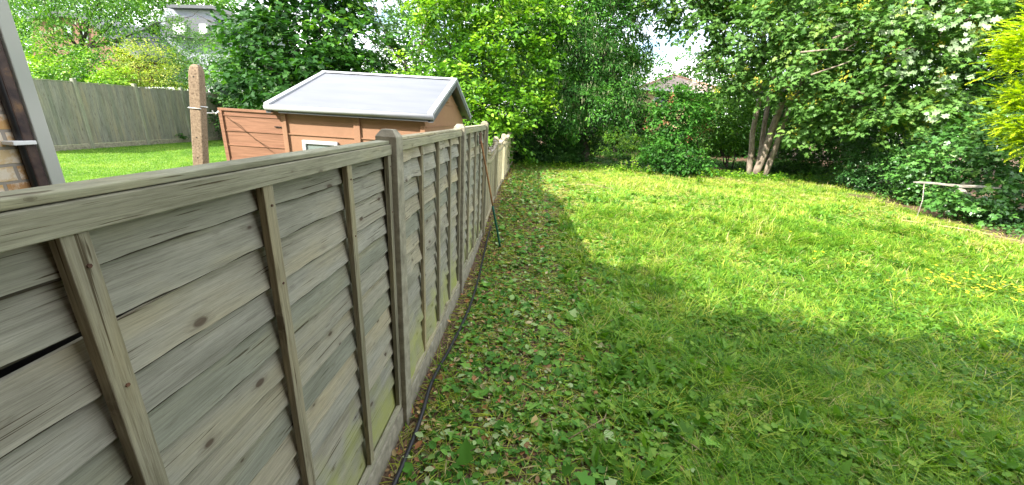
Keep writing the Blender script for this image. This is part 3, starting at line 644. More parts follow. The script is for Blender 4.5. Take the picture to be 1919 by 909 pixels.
# ------------------------------------------------------------------ left boundary fence of the neighbour
lf = empty('board_fence', (-13.9, 12, .28))
tag(lf, 'tall grey close board fence with vertical boards beyond the neighbouring lawn', 'fence')
LX = -13.9
ps = [9.62, 11.4, 13.2, 15.0, 16.8, 18.6]
for a, b_ in zip(ps[:-1], ps[1:]):
    mb = MB(); y = a + .07
    while y < b_ - .02:
        wd = .125; z = 2.22 + random.uniform(-.006, .006); rr = random.random()
        mb.add([(LX, y, .44), (LX + .012, y, .44), (LX + .024, y + wd, .44), (LX, y + wd, .44), (LX, y, z), (LX + .012, y, z), (LX + .024, y + wd, z), (LX, y + wd, z)],
               [(3, 2, 1, 0), (4, 5, 6, 7), (0, 1, 5, 4), (1, 2, 6, 5), (2, 3, 7, 6), (3, 0, 4, 7)], rr)
        y += wd * .93
    mb.build('panel', M['greyboard'], lf)
    MB().box((LX - .01, a + .05, 2.225), (LX + .03, b_, 2.25), .5).build('capping', M['greypost'], lf)
    MB().box((LX - .01, a + .05, .2), (LX + .03, b_, .435), .5).build('gravel_board', M['concrete'], lf)
for y in ps: MB().box((LX - .04, y - .05, .1), (LX + .07, y + .05, 2.33)).build('post', M['greypost'], lf, bevel=.015)

# ------------------------------------------------------------------ leaning garden tool, hose, bench, plank, stones, sticks
tl = empty('garden_hoe', (-.42, 5.42, .1))
tag(tl, 'long handled hoe with green grip leaning head up on the last lap panel', 'garden tool')
a = Vector((-.40, 5.40, .10)); b2 = Vector((-.695, 5.10, 1.66)); mid = a.lerp(b2, .42)
def cur(p, q_, n=7): return [p.lerp(q_, i / (n - 1)) + Vector((0, .012 * math.sin(i * .8), 0)) for i in range(n)]
MB().tube(cur(mid, b2), .013, 8, .3).build('handle', M['handlewood'], tl, smooth=True)
MB().tube(cur(a, mid + Vector((0, 0, -.004))), .017, 8).build('grip', M['metalgreen'], tl, smooth=True)
MB().box((-.712, 5.02, 1.62), (-.70, 5.19, 1.76)).build('blade', M['rust'], tl, bevel=.002)
hz = [(-.70, -.3), (-.685, .4), (-.70, 1.0), (-.66, 1.5), (-.65, 1.95), (-.67, 2.3), (-.64, 2.7), (-.60, 3.2), (-.585, 3.7), (-.60, 4.3), (-.63, 4.9), (-.65, 5.5), (-.66, 6.2)]
pts = []
for i in range(len(hz) - 1):
    for t in (0, .25, .5, .75):
        p = [hz[max(0, min(len(hz) - 1, i + k))] for k in (-1, 0, 1, 2)]
        f = [.5 * (2 * p[1][c] + (p[2][c] - p[0][c]) * t + (2 * p[0][c] - 5 * p[1][c] + 4 * p[2][c] - p[3][c]) * t * t + (3 * p[1][c] - p[0][c] - 3 * p[2][c] + p[3][c]) * t ** 3) for c in (0, 1)]
        pts.append((f[0] + .035, f[1], gzf(f[0], f[1]) + .052 + .008 * math.sin(i * 1.7 + t)))
tag(MB().tube(pts, .0135, 10).build('hose', M['black'], None, smooth=True), 'black rubber hose lying on the soil along the fence foot', 'hose')

# slatted bench behind the maple
bn = empty('garden_bench', (9.9, 16.4, .5))
tag(bn, 'dark green slatted bench half hidden behind the maple trunks', 'bench')
sb = MB()
for k in range(9): sb.box((9.0, 16.5 + k * .02, 1.62 + k * .062), (10.9, 16.52 + k * .02, 1.655 + k * .062))
sb.build('backrest', plain('bench_green', (.10, .16, .11), var=.3), bn)
MB().box((9.0, 16.0, 1.30), (10.9, 16.5, 1.34)).build('seat', bpy.data.materials['bench_green'], bn)
for xx in (9.05, 10.8):
    for yy in (16.03, 16.44): MB().box((xx, yy, .4), (xx + .06, yy + .05, 1.298)).build('leg', M['deadwood'], bn)

# weathered plank on a leg at the hedge
pk = empty('weathered_plank', (9.0, 8.6, 1.1))
tag(pk, 'weathered split plank propped on a thin pale stick in front of the hedge', 'plank')
pl = MB(); r5 = random.Random(3)
A_, B_ = Vector((8.28, 8.62, 1.135)), Vector((9.85, 8.5, 1.13))
prv = None; vs = []
for i in range(15):
    t = i / 14; c = A_.lerp(B_, t) + Vector((0, 0, .010 * math.sin(t * 9))); th = .014 + .012 * math.sin(t * 3) ** 2 + .008 * r5.random()
    if i == 0: th = .012
    vs += [c + Vector((0, -.05, -th * .6)), c + Vector((0, .05, -th * .6)), c + Vector((0, .05, th)), c + Vector((0, -.05, th * .8))]
fs = []
for i in range(14):
    for k in range(4): fs.append((i * 4 + k, i * 4 + (k + 1) % 4, i * 4 + 4 + (k + 1) % 4, i * 4 + 4 + k))
fs += [(3, 2, 1, 0), tuple(56 + k for k in range(4))]
pl.add(vs, fs); pl.build('board', M['deadwood'], pk)
MB().tube([(8.40, 8.55, 1.12), (8.35, 8.40, .80), (8.30, 8.32, .40)], .008, 7).build('leg', M['deadwood'], pk, smooth=True)

def rock(name, c, r, seed, mat):
    import bmesh
    bm = bmesh.new(); bmesh.ops.create_icosphere(bm, subdivisions=3, radius=1)
    rr = random.Random(seed); off = [Vector((rr.uniform(-1, 1), rr.uniform(-1, 1), rr.uniform(-1, 1))).normalized() for _ in range(9)]
    for v in bm.verts:
        d = 1.0
        for o_ in off: d = min(d, (.72 + .2 * rr.random() * 0) / max(.05, v.co.normalized().dot(o_)))
        v.co = Vector((v.co.x * r[0], v.co.y * r[1], v.co.z * r[2])) * d
    me = bpy.data.meshes.new(name); bm.to_mesh(me); bm.free(); me.materials.append(mat)
    o = bpy.data.objects.new(name, me); C.objects.link(o); o.location = c; return o
for i, (u, v, Y_, rr, lb) in enumerate((
        (1812, 344, 9.3, (.11, .10, .07), 'pale stone lump wedged behind the weathered plank, upper left one of the heap'),
        (1845, 352, 9.2, (.15, .11, .08), 'largest pale stone lump at the right end of the weathered plank'),
        (1800, 360, 8.8, (.13, .12, .08), 'flat pale stone lump under the middle of the weathered plank'),
        (1880, 362, 8.7, (.10, .1, .06), 'small pale stone lump right of the plank by the hedge foot'))):
    p = at(u, v, Y_); tag(rock('stone', p, rr, i, M['stone']), lb, 'stone', 'pale stones heaped at the hedge by the plank')
tag(rock('stone', at(1583, 346, 13.6), (.16, .14, .16), 21, M['stone']), 'grey rounded stone in the shade under the bushes right of the maple', 'stone')
# dry sticks
def stick(pts, r, lb, mat='straw'):
    tag(MB().tube([(x, y, gzf(x, y) + z) for x, y, z in pts], r, 6).build('dry_stick', M[mat], None, smooth=True), lb, 'stick')
stick([(7.6, 7.9, .03), (8.5, 7.5, .05), (9.2, 7.0, .04), (10.2, 6.7, .05)], .012, 'long dry stick lying on the grass edge at far right')
stick([(1.10, 2.02, .05), (1.2, 1.9, .06), (1.42, 1.72, .05)], .005, 'thin bent dry twig lying among cut leaves at bottom centre')
stick([(.35, 1.9, .05), (.62, 2.1, .06), (.72, 2.35, .05)], .004, 'short brown twig on the litter near the first concrete post')
stick([(.9, 9.5, .05), (1.5, 9.7, .07), (2.1, 9.5, .04)], .008, 'pale twig lying on the sunlit far lawn near the fence shadow')

# ------------------------------------------------------------------ houses beyond the trees
def house_white():
    h = empty('modern_house', tuple(at(380, 90, 34))); tag(h, 'pale grey gabled house with dark box dormer behind the left trees', 'house')
    Yd = 34
    def P(u, v, y=Yd): return at(u, v, y)
    body = MB(); body.prism([P(300, 150), P(455, 170), P(440, 30), P(395, 14), P(318, 12), P(270, 60)], (0, 8, 0)); body.build('wall', M['render'], h)
    dd = MB(); dd.prism([P(305, 68, 33.2), P(405, 74, 33.2), P(408, 45, 33.2), P(398, 36, 33.2), P(312, 28, 33.2)], (0, .8 - .002, 0)); d_ = dd.build('dormer', M['slate'], h)
    for (a, b_, c, d) in ((373, 45, 387, 63), (324, 44, 346, 64)):
        w_ = MB(); w_.prism([P(a, d, 33.0), P(b_ if False else c, d, 33.0), P(c, b_, 33.0), P(a, b_, 33.0)], (0, .19, 0)); wo = w_.build('window', M['white'], d_)
    rf = MB(); rf.prism([P(312, 8, 33.4), P(398, 10, 33.4), P(446, 28, 33.4), P(446, 33, 33.4), P(397, 16, 33.4), P(312, 14, 33.4)], (0, 9, 0)); rf.build('roof', M['slate'], h)
    g2 = MB(); g2.prism([P(235, 110), P(300, 110), P(300, 48), P(290, 44)], (0, 6, 0)); g2.build('gable', M['render'], h)
    MB().prism([P(228, 82, 33.6), P(290, 38, 33.6), P(292, 42, 33.6), P(230, 87, 33.6)], (0, 6.6, 0)).build('roof', M['slate'], h)
house_white()
def house_red():
    h = empty('brick_terrace', tuple(at(150, 100, 30))); tag(h, 'red brown brick house with slate roof glimpsed through the far left trees', 'house')
    P = at
    MB().prism([P(60, 150, 30), P(225, 150, 30), P(215, 70, 30), P(130, 26, 30), P(60, 30, 30)], (0, 7, 0)).build('wall', M['redbrick'], h)
    MB().prism([P(196, 44, 29.6), P(262, 100, 29.6), P(258, 112, 29.6), P(190, 66, 29.6)], (0, 8, 0)).build('roof', M['slate'], h)
    MB().prism([P(50, 24, 29.6), P(132, 20, 29.6), P(196, 50, 29.6), P(194, 58, 29.6), P(130, 30, 29.6), P(50, 34, 29.6)], (0, 8, 0)).build('roof', M['slate'], h)
    for u, v in ((120, 48), (150, 58)):
        MB().prism([P(u, v + 22, 29.9), P(u + 14, v + 22, 29.9), P(u + 14, v, 29.9), P(u, v, 29.9)], (0, .09, 0)).build('window', M['glass'], h)
house_red()
def house_hip():
    h = empty('hipped_house', (10.5, 33, .5)); tag(h, 'yellow brick bungalow with hipped brown tiled roof beyond the sky gap', 'house')
    x0, x1, y0, y1, ze = 7.7, 13.6, 30.3, 37, 4.5
    MB().box((x0, y0, .3), (x1, y1, ze - .05)).build('wall', M['yellowbrick'], h)
    e = .45; xa, xb, ya, yb = x0 - e, x1 + e, y0 - e, y1 + e; zr = 5.85
    r1 = Vector((10.6, 33.2, zr)); r2 = Vector((10.9, 34.2, zr))
    mb = MB(); mb.add([(xa, ya, ze - .1), (xb, ya, ze - .1), (xb, yb, ze - .1), (xa, yb, ze - .1), (xa, ya, ze), (xb, ya, ze), (xb, yb, ze), (xa, yb, ze), r1, r2],
                      [(3, 2, 1, 0), (0, 1, 5, 4), (1, 2, 6, 5), (2, 3, 7, 6), (3, 0, 4, 7), (4, 5, 8), (5, 6, 9, 8), (6, 7, 9), (7, 4, 8, 9)])
    rf = mb.build('roof', M['tile'], h)
    hp = MB()
    for c in ((xa, ya, ze), (xb, ya, ze)): hp.tube([Vector(c) + Vector((0, 0, .03)), r1 + Vector((0, 0, .03))], .08, 6)
    hp.build('hip_tiles', noise_mat('hip_tile', [(.3, (.36, .20, .14)), (.7, (.48, .30, .22))], scale=3), rf)
    MB().box((xa - .03, ya - .08, ze - .12), (xb + .03, ya - .002, ze + .01)).build('gutter', M['white'], h)
    w_ = MB().box((8.6, y0 - .05, 2.9), (9.6, y0 - .002, 4.0)).build('window', M['white'], h)
    MB().box((8.7, y0 - .06, 3.0), (9.5, y0 - .052, 3.9)).build('pane', M['glass'], w_)
house_hip()

# ------------------------------------------------------------------ trees and bushes
def to_lobes(spec):
    """(u, v, depth, half width px, half height px[, depth radius factor]) -> centres and radii in metres"""
    cs, rs = [], []
    for s in spec:
        u, v, Y_, ru, rv = s[:5]; k = s[5] if len(s) > 5 else .9
        c = at(u, v, Y_); dep = (c - Vector((0, 0, CH))).dot(FW)
        cs.append(tuple(c)); rs.append((ru * dep / CF, ru * dep / CF * k, rv * dep / CF))
    return np.array(cs), np.array(rs)

def crown(name, lobes, leaf, tmpl, mat, cov=3.2, per=22, spread=.30, droop=.25, flat=.8, par=None, seed=1, inner=.28, rlo=0., rhi=1., lw=1., lump=.25, cut=None, face=.35, frac=1.):
    g = np.random.default_rng(seed)
    cs, rs = lobes
    area = 4 * np.pi * ((rs[:, 0] * rs[:, 1]) ** 1.6 / 3 + (rs[:, 0] * rs[:, 2]) ** 1.6 / 3 + (rs[:, 1] * rs[:, 2]) ** 1.6 / 3) ** (1 / 1.6)
    la = leaf * leaf * .42 * lw
    n_leaf = int(cov * area.sum() * .55 * frac / la); ns = max(8, n_leaf // per)
    li = g.choice(len(cs), ns, p=area / area.sum())
    d = norm(g.normal(size=(ns, 3))); fl = (d[:, 1] > .25) & (g.random(ns) < .7); d[fl, 1] *= -1      # most sprays on the side one can see
    rad = np.where(g.random(ns) < inner, g.uniform(.35, .85, ns), g.uniform(.82, 1.06, ns))
    p0 = d * 3.1
    lum = (fbm(p0[:, 0] * 1.3 + li * 7.1, p0[:, 2] * 1.3 + p0[:, 1], seed) - .5) * 2 * lump
    rad = rad * (1 + lum)
    P = cs[li] + d * rs[li] * rad[:, None]
    keep = np.ones(ns, bool)
    for j in range(len(cs)):
        q_ = (P - cs[j]) / rs[j]; ins = (q_ ** 2).sum(1) < .55
        keep &= ~(ins & (li != j) & (g.random(ns) < .75))
    keep &= P[:, 2] > gz(P[:, 0], P[:, 1]) + .02
    if cut is not None: keep &= cut(P)
    P = P[keep]; d = d[keep]; li = li[keep]; rad = rad[keep]; ns = len(P)
    ax = norm(d + g.normal(size=(ns, 3)) * .45 + np.array([0, 0, -droop]))
    upn = norm(np.array([0, 0, 1.]) * flat + d * face + g.normal(size=(ns, 3)) * .22)
    side = norm(np.cross(upn, ax))
    base = np.clip(.45 + g.normal(size=ns) * .20 + .25 * (d[:, 2] * .3) + lum[keep] * .5 + g.normal(size=len(cs))[li] * .11, 0, 1)
    k = per
    t = g.random((ns, k)); s = g.choice([-1., 1.], (ns, k)); ww = g.random((ns, k)) * (1 - .55 * t)
    scale = spread * g.uniform(.6, 1.3, (ns, 1))
    LP = P[:, None] + ax[:, None] * ((t - .3) * scale * 1.3)[..., None] + side[:, None] * (s * ww * scale * .55)[..., None] + g.normal(size=(ns, k, 3)) * scale[..., None] * .10
    LP = LP + np.array([0, 0, -1.]) * (droop * .6 * t * t * scale)[..., None]
    LD = ax[:, None] * .55 + side[:, None] * s[..., None] * .7 + g.normal(size=(ns, k, 3)) * .35 + np.array([0, 0, -droop * .8])
    LN = upn[:, None] + g.normal(size=(ns, k, 3)) * .38
    rn = np.clip(base[:, None] + g.normal(size=(ns, k)) * .13, 0, 1); rn = rlo + (rhi - rlo) * rn
    S = leaf * g.uniform(.6, 1.25, (ns, k))
    o = leaves(name, LP.reshape(-1, 3), LD.reshape(-1, 3), LN.reshape(-1, 3), S.ravel(), rn.ravel(), tmpl, mat, par, lw)
    return o, P, d, n_leaf

def wob(p, q_, n=7, a=.06, seed=0):
    r = random.Random(seed); L_ = (q_ - p).length
    return [p.lerp(q_, i / (n - 1)) + Vector((r.uniform(-a, a), r.uniform(-a, a), r.uniform(-a, a) * .5)) * L_ * (1 if 0 < i < n - 1 else 0) for i in range(n)]

def limbs(mb, start, cs, r0, seed=0, n=6):
    for i, c in enumerate(cs):
        c = Vector(c); p = Vector(start); L_ = (c - p).length
        pts = wob(p, c, n, .05, seed + i); mb.tube(pts, [r0 * (1 - .75 * k / (n - 1)) for k in range(n)], 7)
        r = random.Random(seed * 31 + i)
        for k in range(3):
            b0 = pts[2 + k % 3]; e = b0 + (c - p).normalized() * L_ * .35 + Vector((r.uniform(-1, 1), r.uniform(-1, 1), r.uniform(-.4, .8))) * L_ * .3
            mb.tube(wob(b0, e, 5, .06, seed + i * 7 + k), [r0 * .4, r0 * .33, r0 * .25, r0 * .16, r0 * .06], 5)

def tree(name, label, cat, base, spec, leaf, tmpl, mat, bark='bark_dark', r0=.12, group=None, seed=1, fork=None, **kw):
    t = empty(name, base); tag(t, label, cat, group)
    lb = to_lobes(spec)
    o, P, d, n = crown('crown', lb, leaf, tmpl, M[mat], par=t, seed=seed, **kw)
    mb = MB(); b = Vector(base); f = Vector(fork) if fork else b.lerp(Vector(lb[0].mean(0)), .45)
    mb.tube([b - Vector((0, 0, .1))] + wob(b, f, 5, .03, seed)[1:], [r0 * 1.25, r0 * 1.05, r0, r0 * .92, r0 * .85], 10)
    limbs(mb, f, lb[0][:9], r0 * .6, seed)
    mb.build('trunk', M[bark], t, smooth=True)
    return t, lb, P, d

def bush(name, label, cat, base, spec, leaf, tmpl, mat, group=None, seed=1, bark='bark_dark', **kw):
    t = empty(name, base); tag(t, label, cat, group)
    lb = to_lobes(spec)
    crown('foliage', lb, leaf, tmpl, M[mat], par=t, seed=seed, **kw)
    mb = MB(); b = Vector(base)
    for i, c in enumerate(lb[0][:8]):
        r = random.Random(seed + i); q_ = b + Vector((r.uniform(-.2, .2), r.uniform(-.1, .1), -.05))
        mb.tube(wob(q_, Vector(c), 6, .05, seed + i), [.03, .027, .023, .018, .013, .007], 6)
    mb.build('stems', M[bark], t, smooth=True)
    return t, lb

def gp(u, v, Y_, dz=0):
    p = at(u, v, Y_); return (p.x, p.y, gzf(p.x, p.y))

# --- far left, beyond the neighbour's board fence
tree('ash_tree', 'airy bright green tree with drooping twigs in front of the red brown house', 'tree', gp(160, 160, 19),
     [(110, 110, 18, 55, 42), (75, 60, 18.5, 45, 40), (190, 120, 18, 45, 35), (150, 20, 19, 60, 32), (235, 20, 19, 55, 40), (60, -30, 19, 70, 60), (200, -60, 19, 90, 60), (290, 50, 20, 40, 30), (230, 75, 19, 35, 25), (110, 150, 17, 60, 22)],
     .13, T_THIN, 'fargreen', bark='bark_dark', r0=.13, seed=11, cov=2.3, lw=2.2, per=18, spread=.8, droop=.7, inner=.2, fork=tuple(at(150, 95, 19)))
bush('laurel_bush', 'low bright green bush peeping over the left board fence', 'bush', gp(190, 165, 16.5), [(130, 138, 16.5, 50, 24), (190, 132, 16.5, 38, 34), (95, 130, 17, 30, 40), (215, 150, 16, 30, 20)],
     .10, T_OVATE, 'hazel', seed=12, cov=2.2, spread=.45)
bush('yellow_shrub', 'round yellow green shrub rising over the board fence', 'bush', gp(285, 160, 17.5), [(285, 125, 17.5, 52, 40), (255, 145, 17.3, 40, 26), (320, 150, 17.2, 34, 25)],
     .075, T_THIN, 'yshrub', seed=13, cov=2.6, lw=2.2, spread=.4, per=20)
bush('rowan_bush', 'feathery grey green tall bush behind the tall concrete post', 'bush', gp(390, 200, 19), [(395, 110, 19, 55, 50), (350, 70, 20, 42, 30), (430, 140, 18.5, 45, 45), (345, 140, 18, 35, 30), (410, 170, 18, 60, 40)],
     .11, T_THIN, 'ash', seed=14, cov=2.8, lw=2.2, spread=.6, per=20)
bush('laurel_hedge', 'dark green hedge closing the neighbouring lawn behind the shed door', 'hedge', gp(420, 262, 17), [(395, 235, 17.3, 32, 34), (450, 225, 17, 45, 45), (515, 215, 16.5, 45, 50), (360, 250, 18, 30, 22), (480, 180, 17.5, 55, 40), (570, 190, 17, 50, 60)],
     .10, T_OVATE, 'hedge', seed=15, cov=2.4, spread=.4, inner=.3)
bush('herb_clump', 'low dark green garden plant by the foot of the board fence', 'plant', gp(322, 268, 14.6), [(322, 256, 14.6, 22, 12)], .07, T_OVATE, 'lab', seed=16, cov=2.5, spread=.15)
# --- background mass far behind, left to right
bush('distant_trees', 'pale green distant trees on the rise behind the modern house', 'tree', gp(350, 60, 45), [(300, 8, 45, 70, 22), (380, 6, 46, 60, 18), (200, 30, 45, 80, 60), (90, 60, 45, 90, 60), (430, 15, 45, 30, 12)],
     .35, T_OVATE, 'fargreen', seed=17, cov=2.6, spread=1.3)
# --- dark big-leaved tree
tree('fig_tree', 'dense dark green tree with stacked leaf layers behind the shed', 'tree', gp(600, 250, 15),
     [(560, 90, 15, 95, 62), (480, 110, 15.5, 58, 55), (640, 130, 14.6, 75, 52), (600, 40, 15.5, 80, 42), (520, 40, 16, 50, 34), (680, 95, 15, 55, 50), (560, 160, 14.4, 110, 45), (470, 60, 16, 45, 25), (570, -25, 15.5, 70, 45), (640, -10, 16, 70, 40)],
     .21, T_IVY, 'laurel', bark='bark_dark', r0=.16, seed=21, cov=2.4, per=44, spread=.85, droop=.3, flat=1.3, inner=.3, lump=.4)
# --- ash at the sky gap
tree('ash_tree', 'tall feathery ash with grey branches and sky gaps right of the dark tree', 'tree', gp(760, 250, 16),
     [(770, 70, 16, 50, 60), (730, 130, 16, 45, 50), (800, 20, 16.5, 70, 50), (700, 10, 17, 25, 20), (745, 190, 15.5, 55, 35), (820, -50, 16.5, 80, 50), (735, 60, 16, 28, 36)],
     .12, T_THIN, 'ash', bark='bark_grey', r0=.12, seed=22, cov=1.9, lw=2.2, per=20, spread=.65, droop=.5, inner=.2, fork=tuple(at(780, 160, 16)))
br = MB(); br.tube([at(620, 22, 15.8), at(660, 42, 15.6), at(690, 68, 15.4), at(708, 88, 15.3)], [.045, .04, .03, .02], 7)
br.tube([at(700, 60, 15.4), at(660, 40, 15.7), at(690, 8, 16)], [.03, .02, .01], 6)
bo = br.build('fallen_branch', M['bark_dark'], None, smooth=True); bo.name = 'dead_branch'
tag(bo, 'dark bare branch slanting across the sky between the dark tree and the ash', 'branch')
# --- bright hazel in front
tree('hazel_tree', 'bright yellow green hazel leaning over the far end of the fence', 'tree', gp(905, 300, 12.6),
     [(905, 150, 12.3, 70, 52), (860, 90, 12.8, 60, 50), (940, 80, 12.6, 70, 55), (890, 215, 11.8, 62, 40), (960, 190, 12.2, 58, 42), (830, 30, 13, 62, 45), (920, 10, 13, 80, 45), (800, 130, 13.2, 38, 42), (985, 130, 12.5, 48, 50), (850, 170, 12.2, 45, 40), (935, 255, 12, 50, 28), (1010, 40, 13.2, 55, 48), (860, -60, 13, 90, 50)],
     .135, T_OVATE, 'hazel', bark='bark_dark', r0=.09, seed=23, cov=2.2, per=40, spread=.62, droop=.15, flat=1.2, inner=.25, lump=.42)
# --- laburnum
t_l, lb_l, P_l, d_l = tree('laburnum_tree', 'large laburnum hung with pale pods in the middle of the tree line', 'tree', gp(1095, 290, 14.6),
     [(1090, 80, 14.2, 80, 60), (1020, 130, 14, 60, 60), (1140, 150, 14.3, 62, 62), (1070, 180, 13.6, 65, 52), (1150, 60, 14.6, 65, 60), (1080, 10, 14.8, 90, 50), (1180, 10, 15.2, 45, 36), (1030, 220, 13.8, 50, 40), (1130, 200, 13.8, 60, 32), (1185, 110, 14.8, 34, 50), (1010, 60, 14.6, 60, 50), (1100, -60, 15, 110, 60)],
     .10, T_THIN, 'lab', bark='bark_dark', r0=.16, seed=24, cov=4.6, lw=1.9, per=34, spread=.42, droop=.5, inner=.28, lump=.3, fork=tuple(at(1092, 190, 14.5)))
g_ = np.random.default_rng(5)
up = np.where((P_l[:, 1] < 14.9))[0]; s_ = g_.choice(up, 420)
pp_ = np.repeat(P_l[s_], 9, 0) + g_.normal(size=(420 * 9, 3)) * np.array([.10, .10, .10])
leaves('seed_pods', pp_, np.tile([0, 0, -1.], (len(pp_), 1)) + g_.normal(size=(len(pp_), 3)) * .08, g_.normal(size=(len(pp_), 3)), g_.uniform(.10, .20, len(pp_)), g_.random(len(pp_)), T_THIN, M['pods'], t_l, .55)['kind'] = 'stuff'
# undergrowth under the tree line
bush('holly_bush', 'bush with shade painted into its dark leaves in the hollow under the hazel at the end of the fence', 'bush', gp(1000, 300, 13.8), [(1000, 260, 14.2, 60, 42), (960, 285, 14, 30, 22), (1050, 290, 14.2, 40, 20), (1080, 255, 15, 45, 34)],
     .07, T_OVATE, 'hedge', seed=31, cov=3.4, spread=.3, rhi=.35)  # narrow dark range puts the shade of the hollow into the leaf colour
bush('bramble_mound', 'sunlit grassy mound of brambles seen through the opening in the tree line', 'bush', gp(1160, 290, 19), [(1150, 272, 19, 75, 26), (1210, 280, 19.5, 50, 22)], .10, T_THIN, 'hazel', seed=32, cov=2.6, lw=2, spread=.35)
bush('boundary_hedge', 'dark hedge behind the laburnum trunk and the opening', 'hedge', gp(1130, 250, 23), [(1000, 200, 22, 80, 80), (1100, 215, 23, 80, 60), (1180, 235, 24, 40, 28), (900, 180, 20, 90, 90), (1185, 210, 24, 22, 30), (1060, 120, 22, 80, 70), (1150, 150, 23, 50, 60), (1340, 262, 25, 80, 26), (1200, 268, 25, 60, 18)],
     .14, T_OVATE, 'hedge', seed=33, cov=3.4, spread=.6)
# --- in the sky gap
bush('cypress_tree', 'light green conifer standing behind the hipped tiled roof', 'tree', gp(1270, 150, 42), [(1265, 118, 42, 38, 26), (1300, 125, 42, 34, 28), (1235, 132, 42, 26, 16), (1205, 125, 41, 20, 12), (1340, 110, 43, 40, 34)],
     .28, T_FIR, 'fargreen', seed=34, cov=2.2, lw=2.4, spread=.8, rhi=.7)
bush('photinia_shrub', 'tall shrub with russet flower clusters in front of the brick bungalow', 'bush', gp(1265, 325, 13.6),
     [(1258, 225, 13.6, 48, 50), (1262, 290, 13.3, 52, 36), (1245, 180, 13.9, 36, 28), (1300, 205, 14.2, 36, 34)], .10, T_OVATE, 'lab', seed=35, cov=3.2, spread=.35, rlo=.1, rhi=.9, lump=.35)
fl_t = bpy.data.objects['photinia_shrub']
cs, rs = to_lobes([(1258, 235, 13.5, 46, 60)])
d = norm(g_.normal(size=(38, 3))); d[:, 1] = -abs(d[:, 1]); pc = (cs[0] + d * rs[0] * 1.02)[:9]
pp_ = np.repeat(pc, 22, 0) + g_.normal(size=(9 * 22, 3)) * .05
leaves('flower_clusters', pp_, g_.normal(size=pp_.shape), g_.normal(size=pp_.shape), np.full(len(pp_), .055), g_.random(len(pp_)), T_OVATE, M['redfl'], fl_t)['kind'] = 'stuff'
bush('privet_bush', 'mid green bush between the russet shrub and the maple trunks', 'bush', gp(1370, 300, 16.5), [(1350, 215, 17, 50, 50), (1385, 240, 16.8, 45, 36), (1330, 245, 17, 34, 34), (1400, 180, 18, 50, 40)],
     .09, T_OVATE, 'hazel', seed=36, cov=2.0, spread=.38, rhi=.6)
bush('dead_shrub', 'patch of dry brown twigs beside the russet shrub', 'bush', gp(1310, 300, 14.3), [(1312, 232, 14.0, 22, 20)], .05, T_THIN, 'redfl', seed=37, cov=1.0, spread=.3)

# --- maple
mt = empty('maple_tree', gp(1420, 330, 14.6)); tag(mt, 'big multi stemmed maple with yellow seed keys at the lawn edge', 'tree')
spec_m = [(1375, 100, 13.6, 55, 38), (1310, 32, 13.6, 60, 30), (1395, 150, 13.8, 40, 28), (1420, 60, 13.2, 75, 50), (1500, 130, 12.6, 75, 50), (1580, 70, 12.2, 85, 55), (1600, 170, 11.8, 70, 42), (1690, 110, 11.4, 80, 55), (1700, 30, 11.5, 95, 50),
          (1525, 238, 12.6, 40, 22), (1540, 200, 12.4, 52, 30), (1660, 210, 11.6, 58, 30), (1780, 60, 11, 70, 50), (1755, 190, 11.2, 48, 40), (1352, 150, 13.8, 30, 24), (1270, -20, 14, 80, 50), (1400, -40, 14, 110, 60), (1560, -50, 13, 120, 60), (1740, -60, 12, 120, 60), (1490, 40, 13, 70, 48), (1840, 10, 11, 60, 40)]
lb_m = to_lobes(spec_m)
cr_m, P_m, d_m, _ = crown('crown', lb_m, .125, T_MAPLE, M['maple'], par=mt, seed=41, cov=1.85, per=30, spread=.58, droop=.35, flat=1., inner=.22, lump=.42)
tk = MB()
def stem(pts, r): tk.tube(sum([wob(Vector(a_), Vector(b_), 4, .012, i)[:-1] for i, (a_, b_) in enumerate(zip(pts[:-1], pts[1:]))], []) + [Vector(pts[-1])], [r * (1 - .55 * i / (3 * (len(pts) - 1))) for i in range(3 * (len(pts) - 1) + 1)], 10)
stem([at(1403, 338, 14.5), at(1410, 250, 14.6), at(1425, 180, 14.8), at(1432, 60, 15), at(1440, -80, 15.3)], .10)
stem([at(1418, 335, 14.7), at(1430, 250, 14.8), at(1440, 190, 15), at(1465, 90, 15.3), at(1500, -60, 15.6)], .095)
stem([at(1412, 338, 14.5), at(1440, 265, 14.4), at(1468, 185, 14.3), at(1520, 60, 14.2), at(1560, -60, 14)], .135)
stem([at(1432, 336, 14.4), at(1462, 250, 14.3), at(1490, 170, 14.2), at(1560, 80, 13.8), at(1640, -20, 13.4)], .10)
limbs(tk, at(1468, 185, 14.3), [tuple(c) for c in lb_m[0][3:13]], .055, 3)
limbs(tk, at(1425, 180, 14.8), [tuple(c) for c in lb_m[0][[0, 1, 2, 14]]], .05, 9)
for pts in (((1560, 72), (1620, 52), (1680, 22)), ((1600, 58), (1650, 40), (1720, 52)), ((1500, 98), (1560, 92), (1600, 95)), ((1590, 165), (1650, 188), (1710, 196)), ((1520, 140), (1580, 120), (1600, 112)), ((1580, 60), (1640, 60), (1690, 50)), ((1590, 62), (1605, 80), (1585, 92))):
    dd_ = 11.35
    tk.tube([at(u, v, dd_ - .05 * i) for i, (u, v) in enumerate(pts)], [.024, .017, .008], 6)
tk.build('trunk', M['bark_grey'], mt, smooth=True)
out_ = (d_m[:, 1] < .1); idx = np.where(out_)[0]
sel = g_.choice(idx, 200)
kp = np.repeat(P_m[sel] + d_m[sel] * .12, 16, 0) + g_.normal(size=(200 * 16, 3)) * np.array([.055, .055, .07])
leaves('seed_keys', kp, np.tile([0, 0, -.8], (len(kp), 1)) + g_.normal(size=kp.shape) * .5, g_.normal(size=kp.shape), g_.uniform(.04, .07, len(kp)), np.repeat(g_.random(200), 16), T_OVATE, M['keys'], mt)['kind'] = 'stuff'

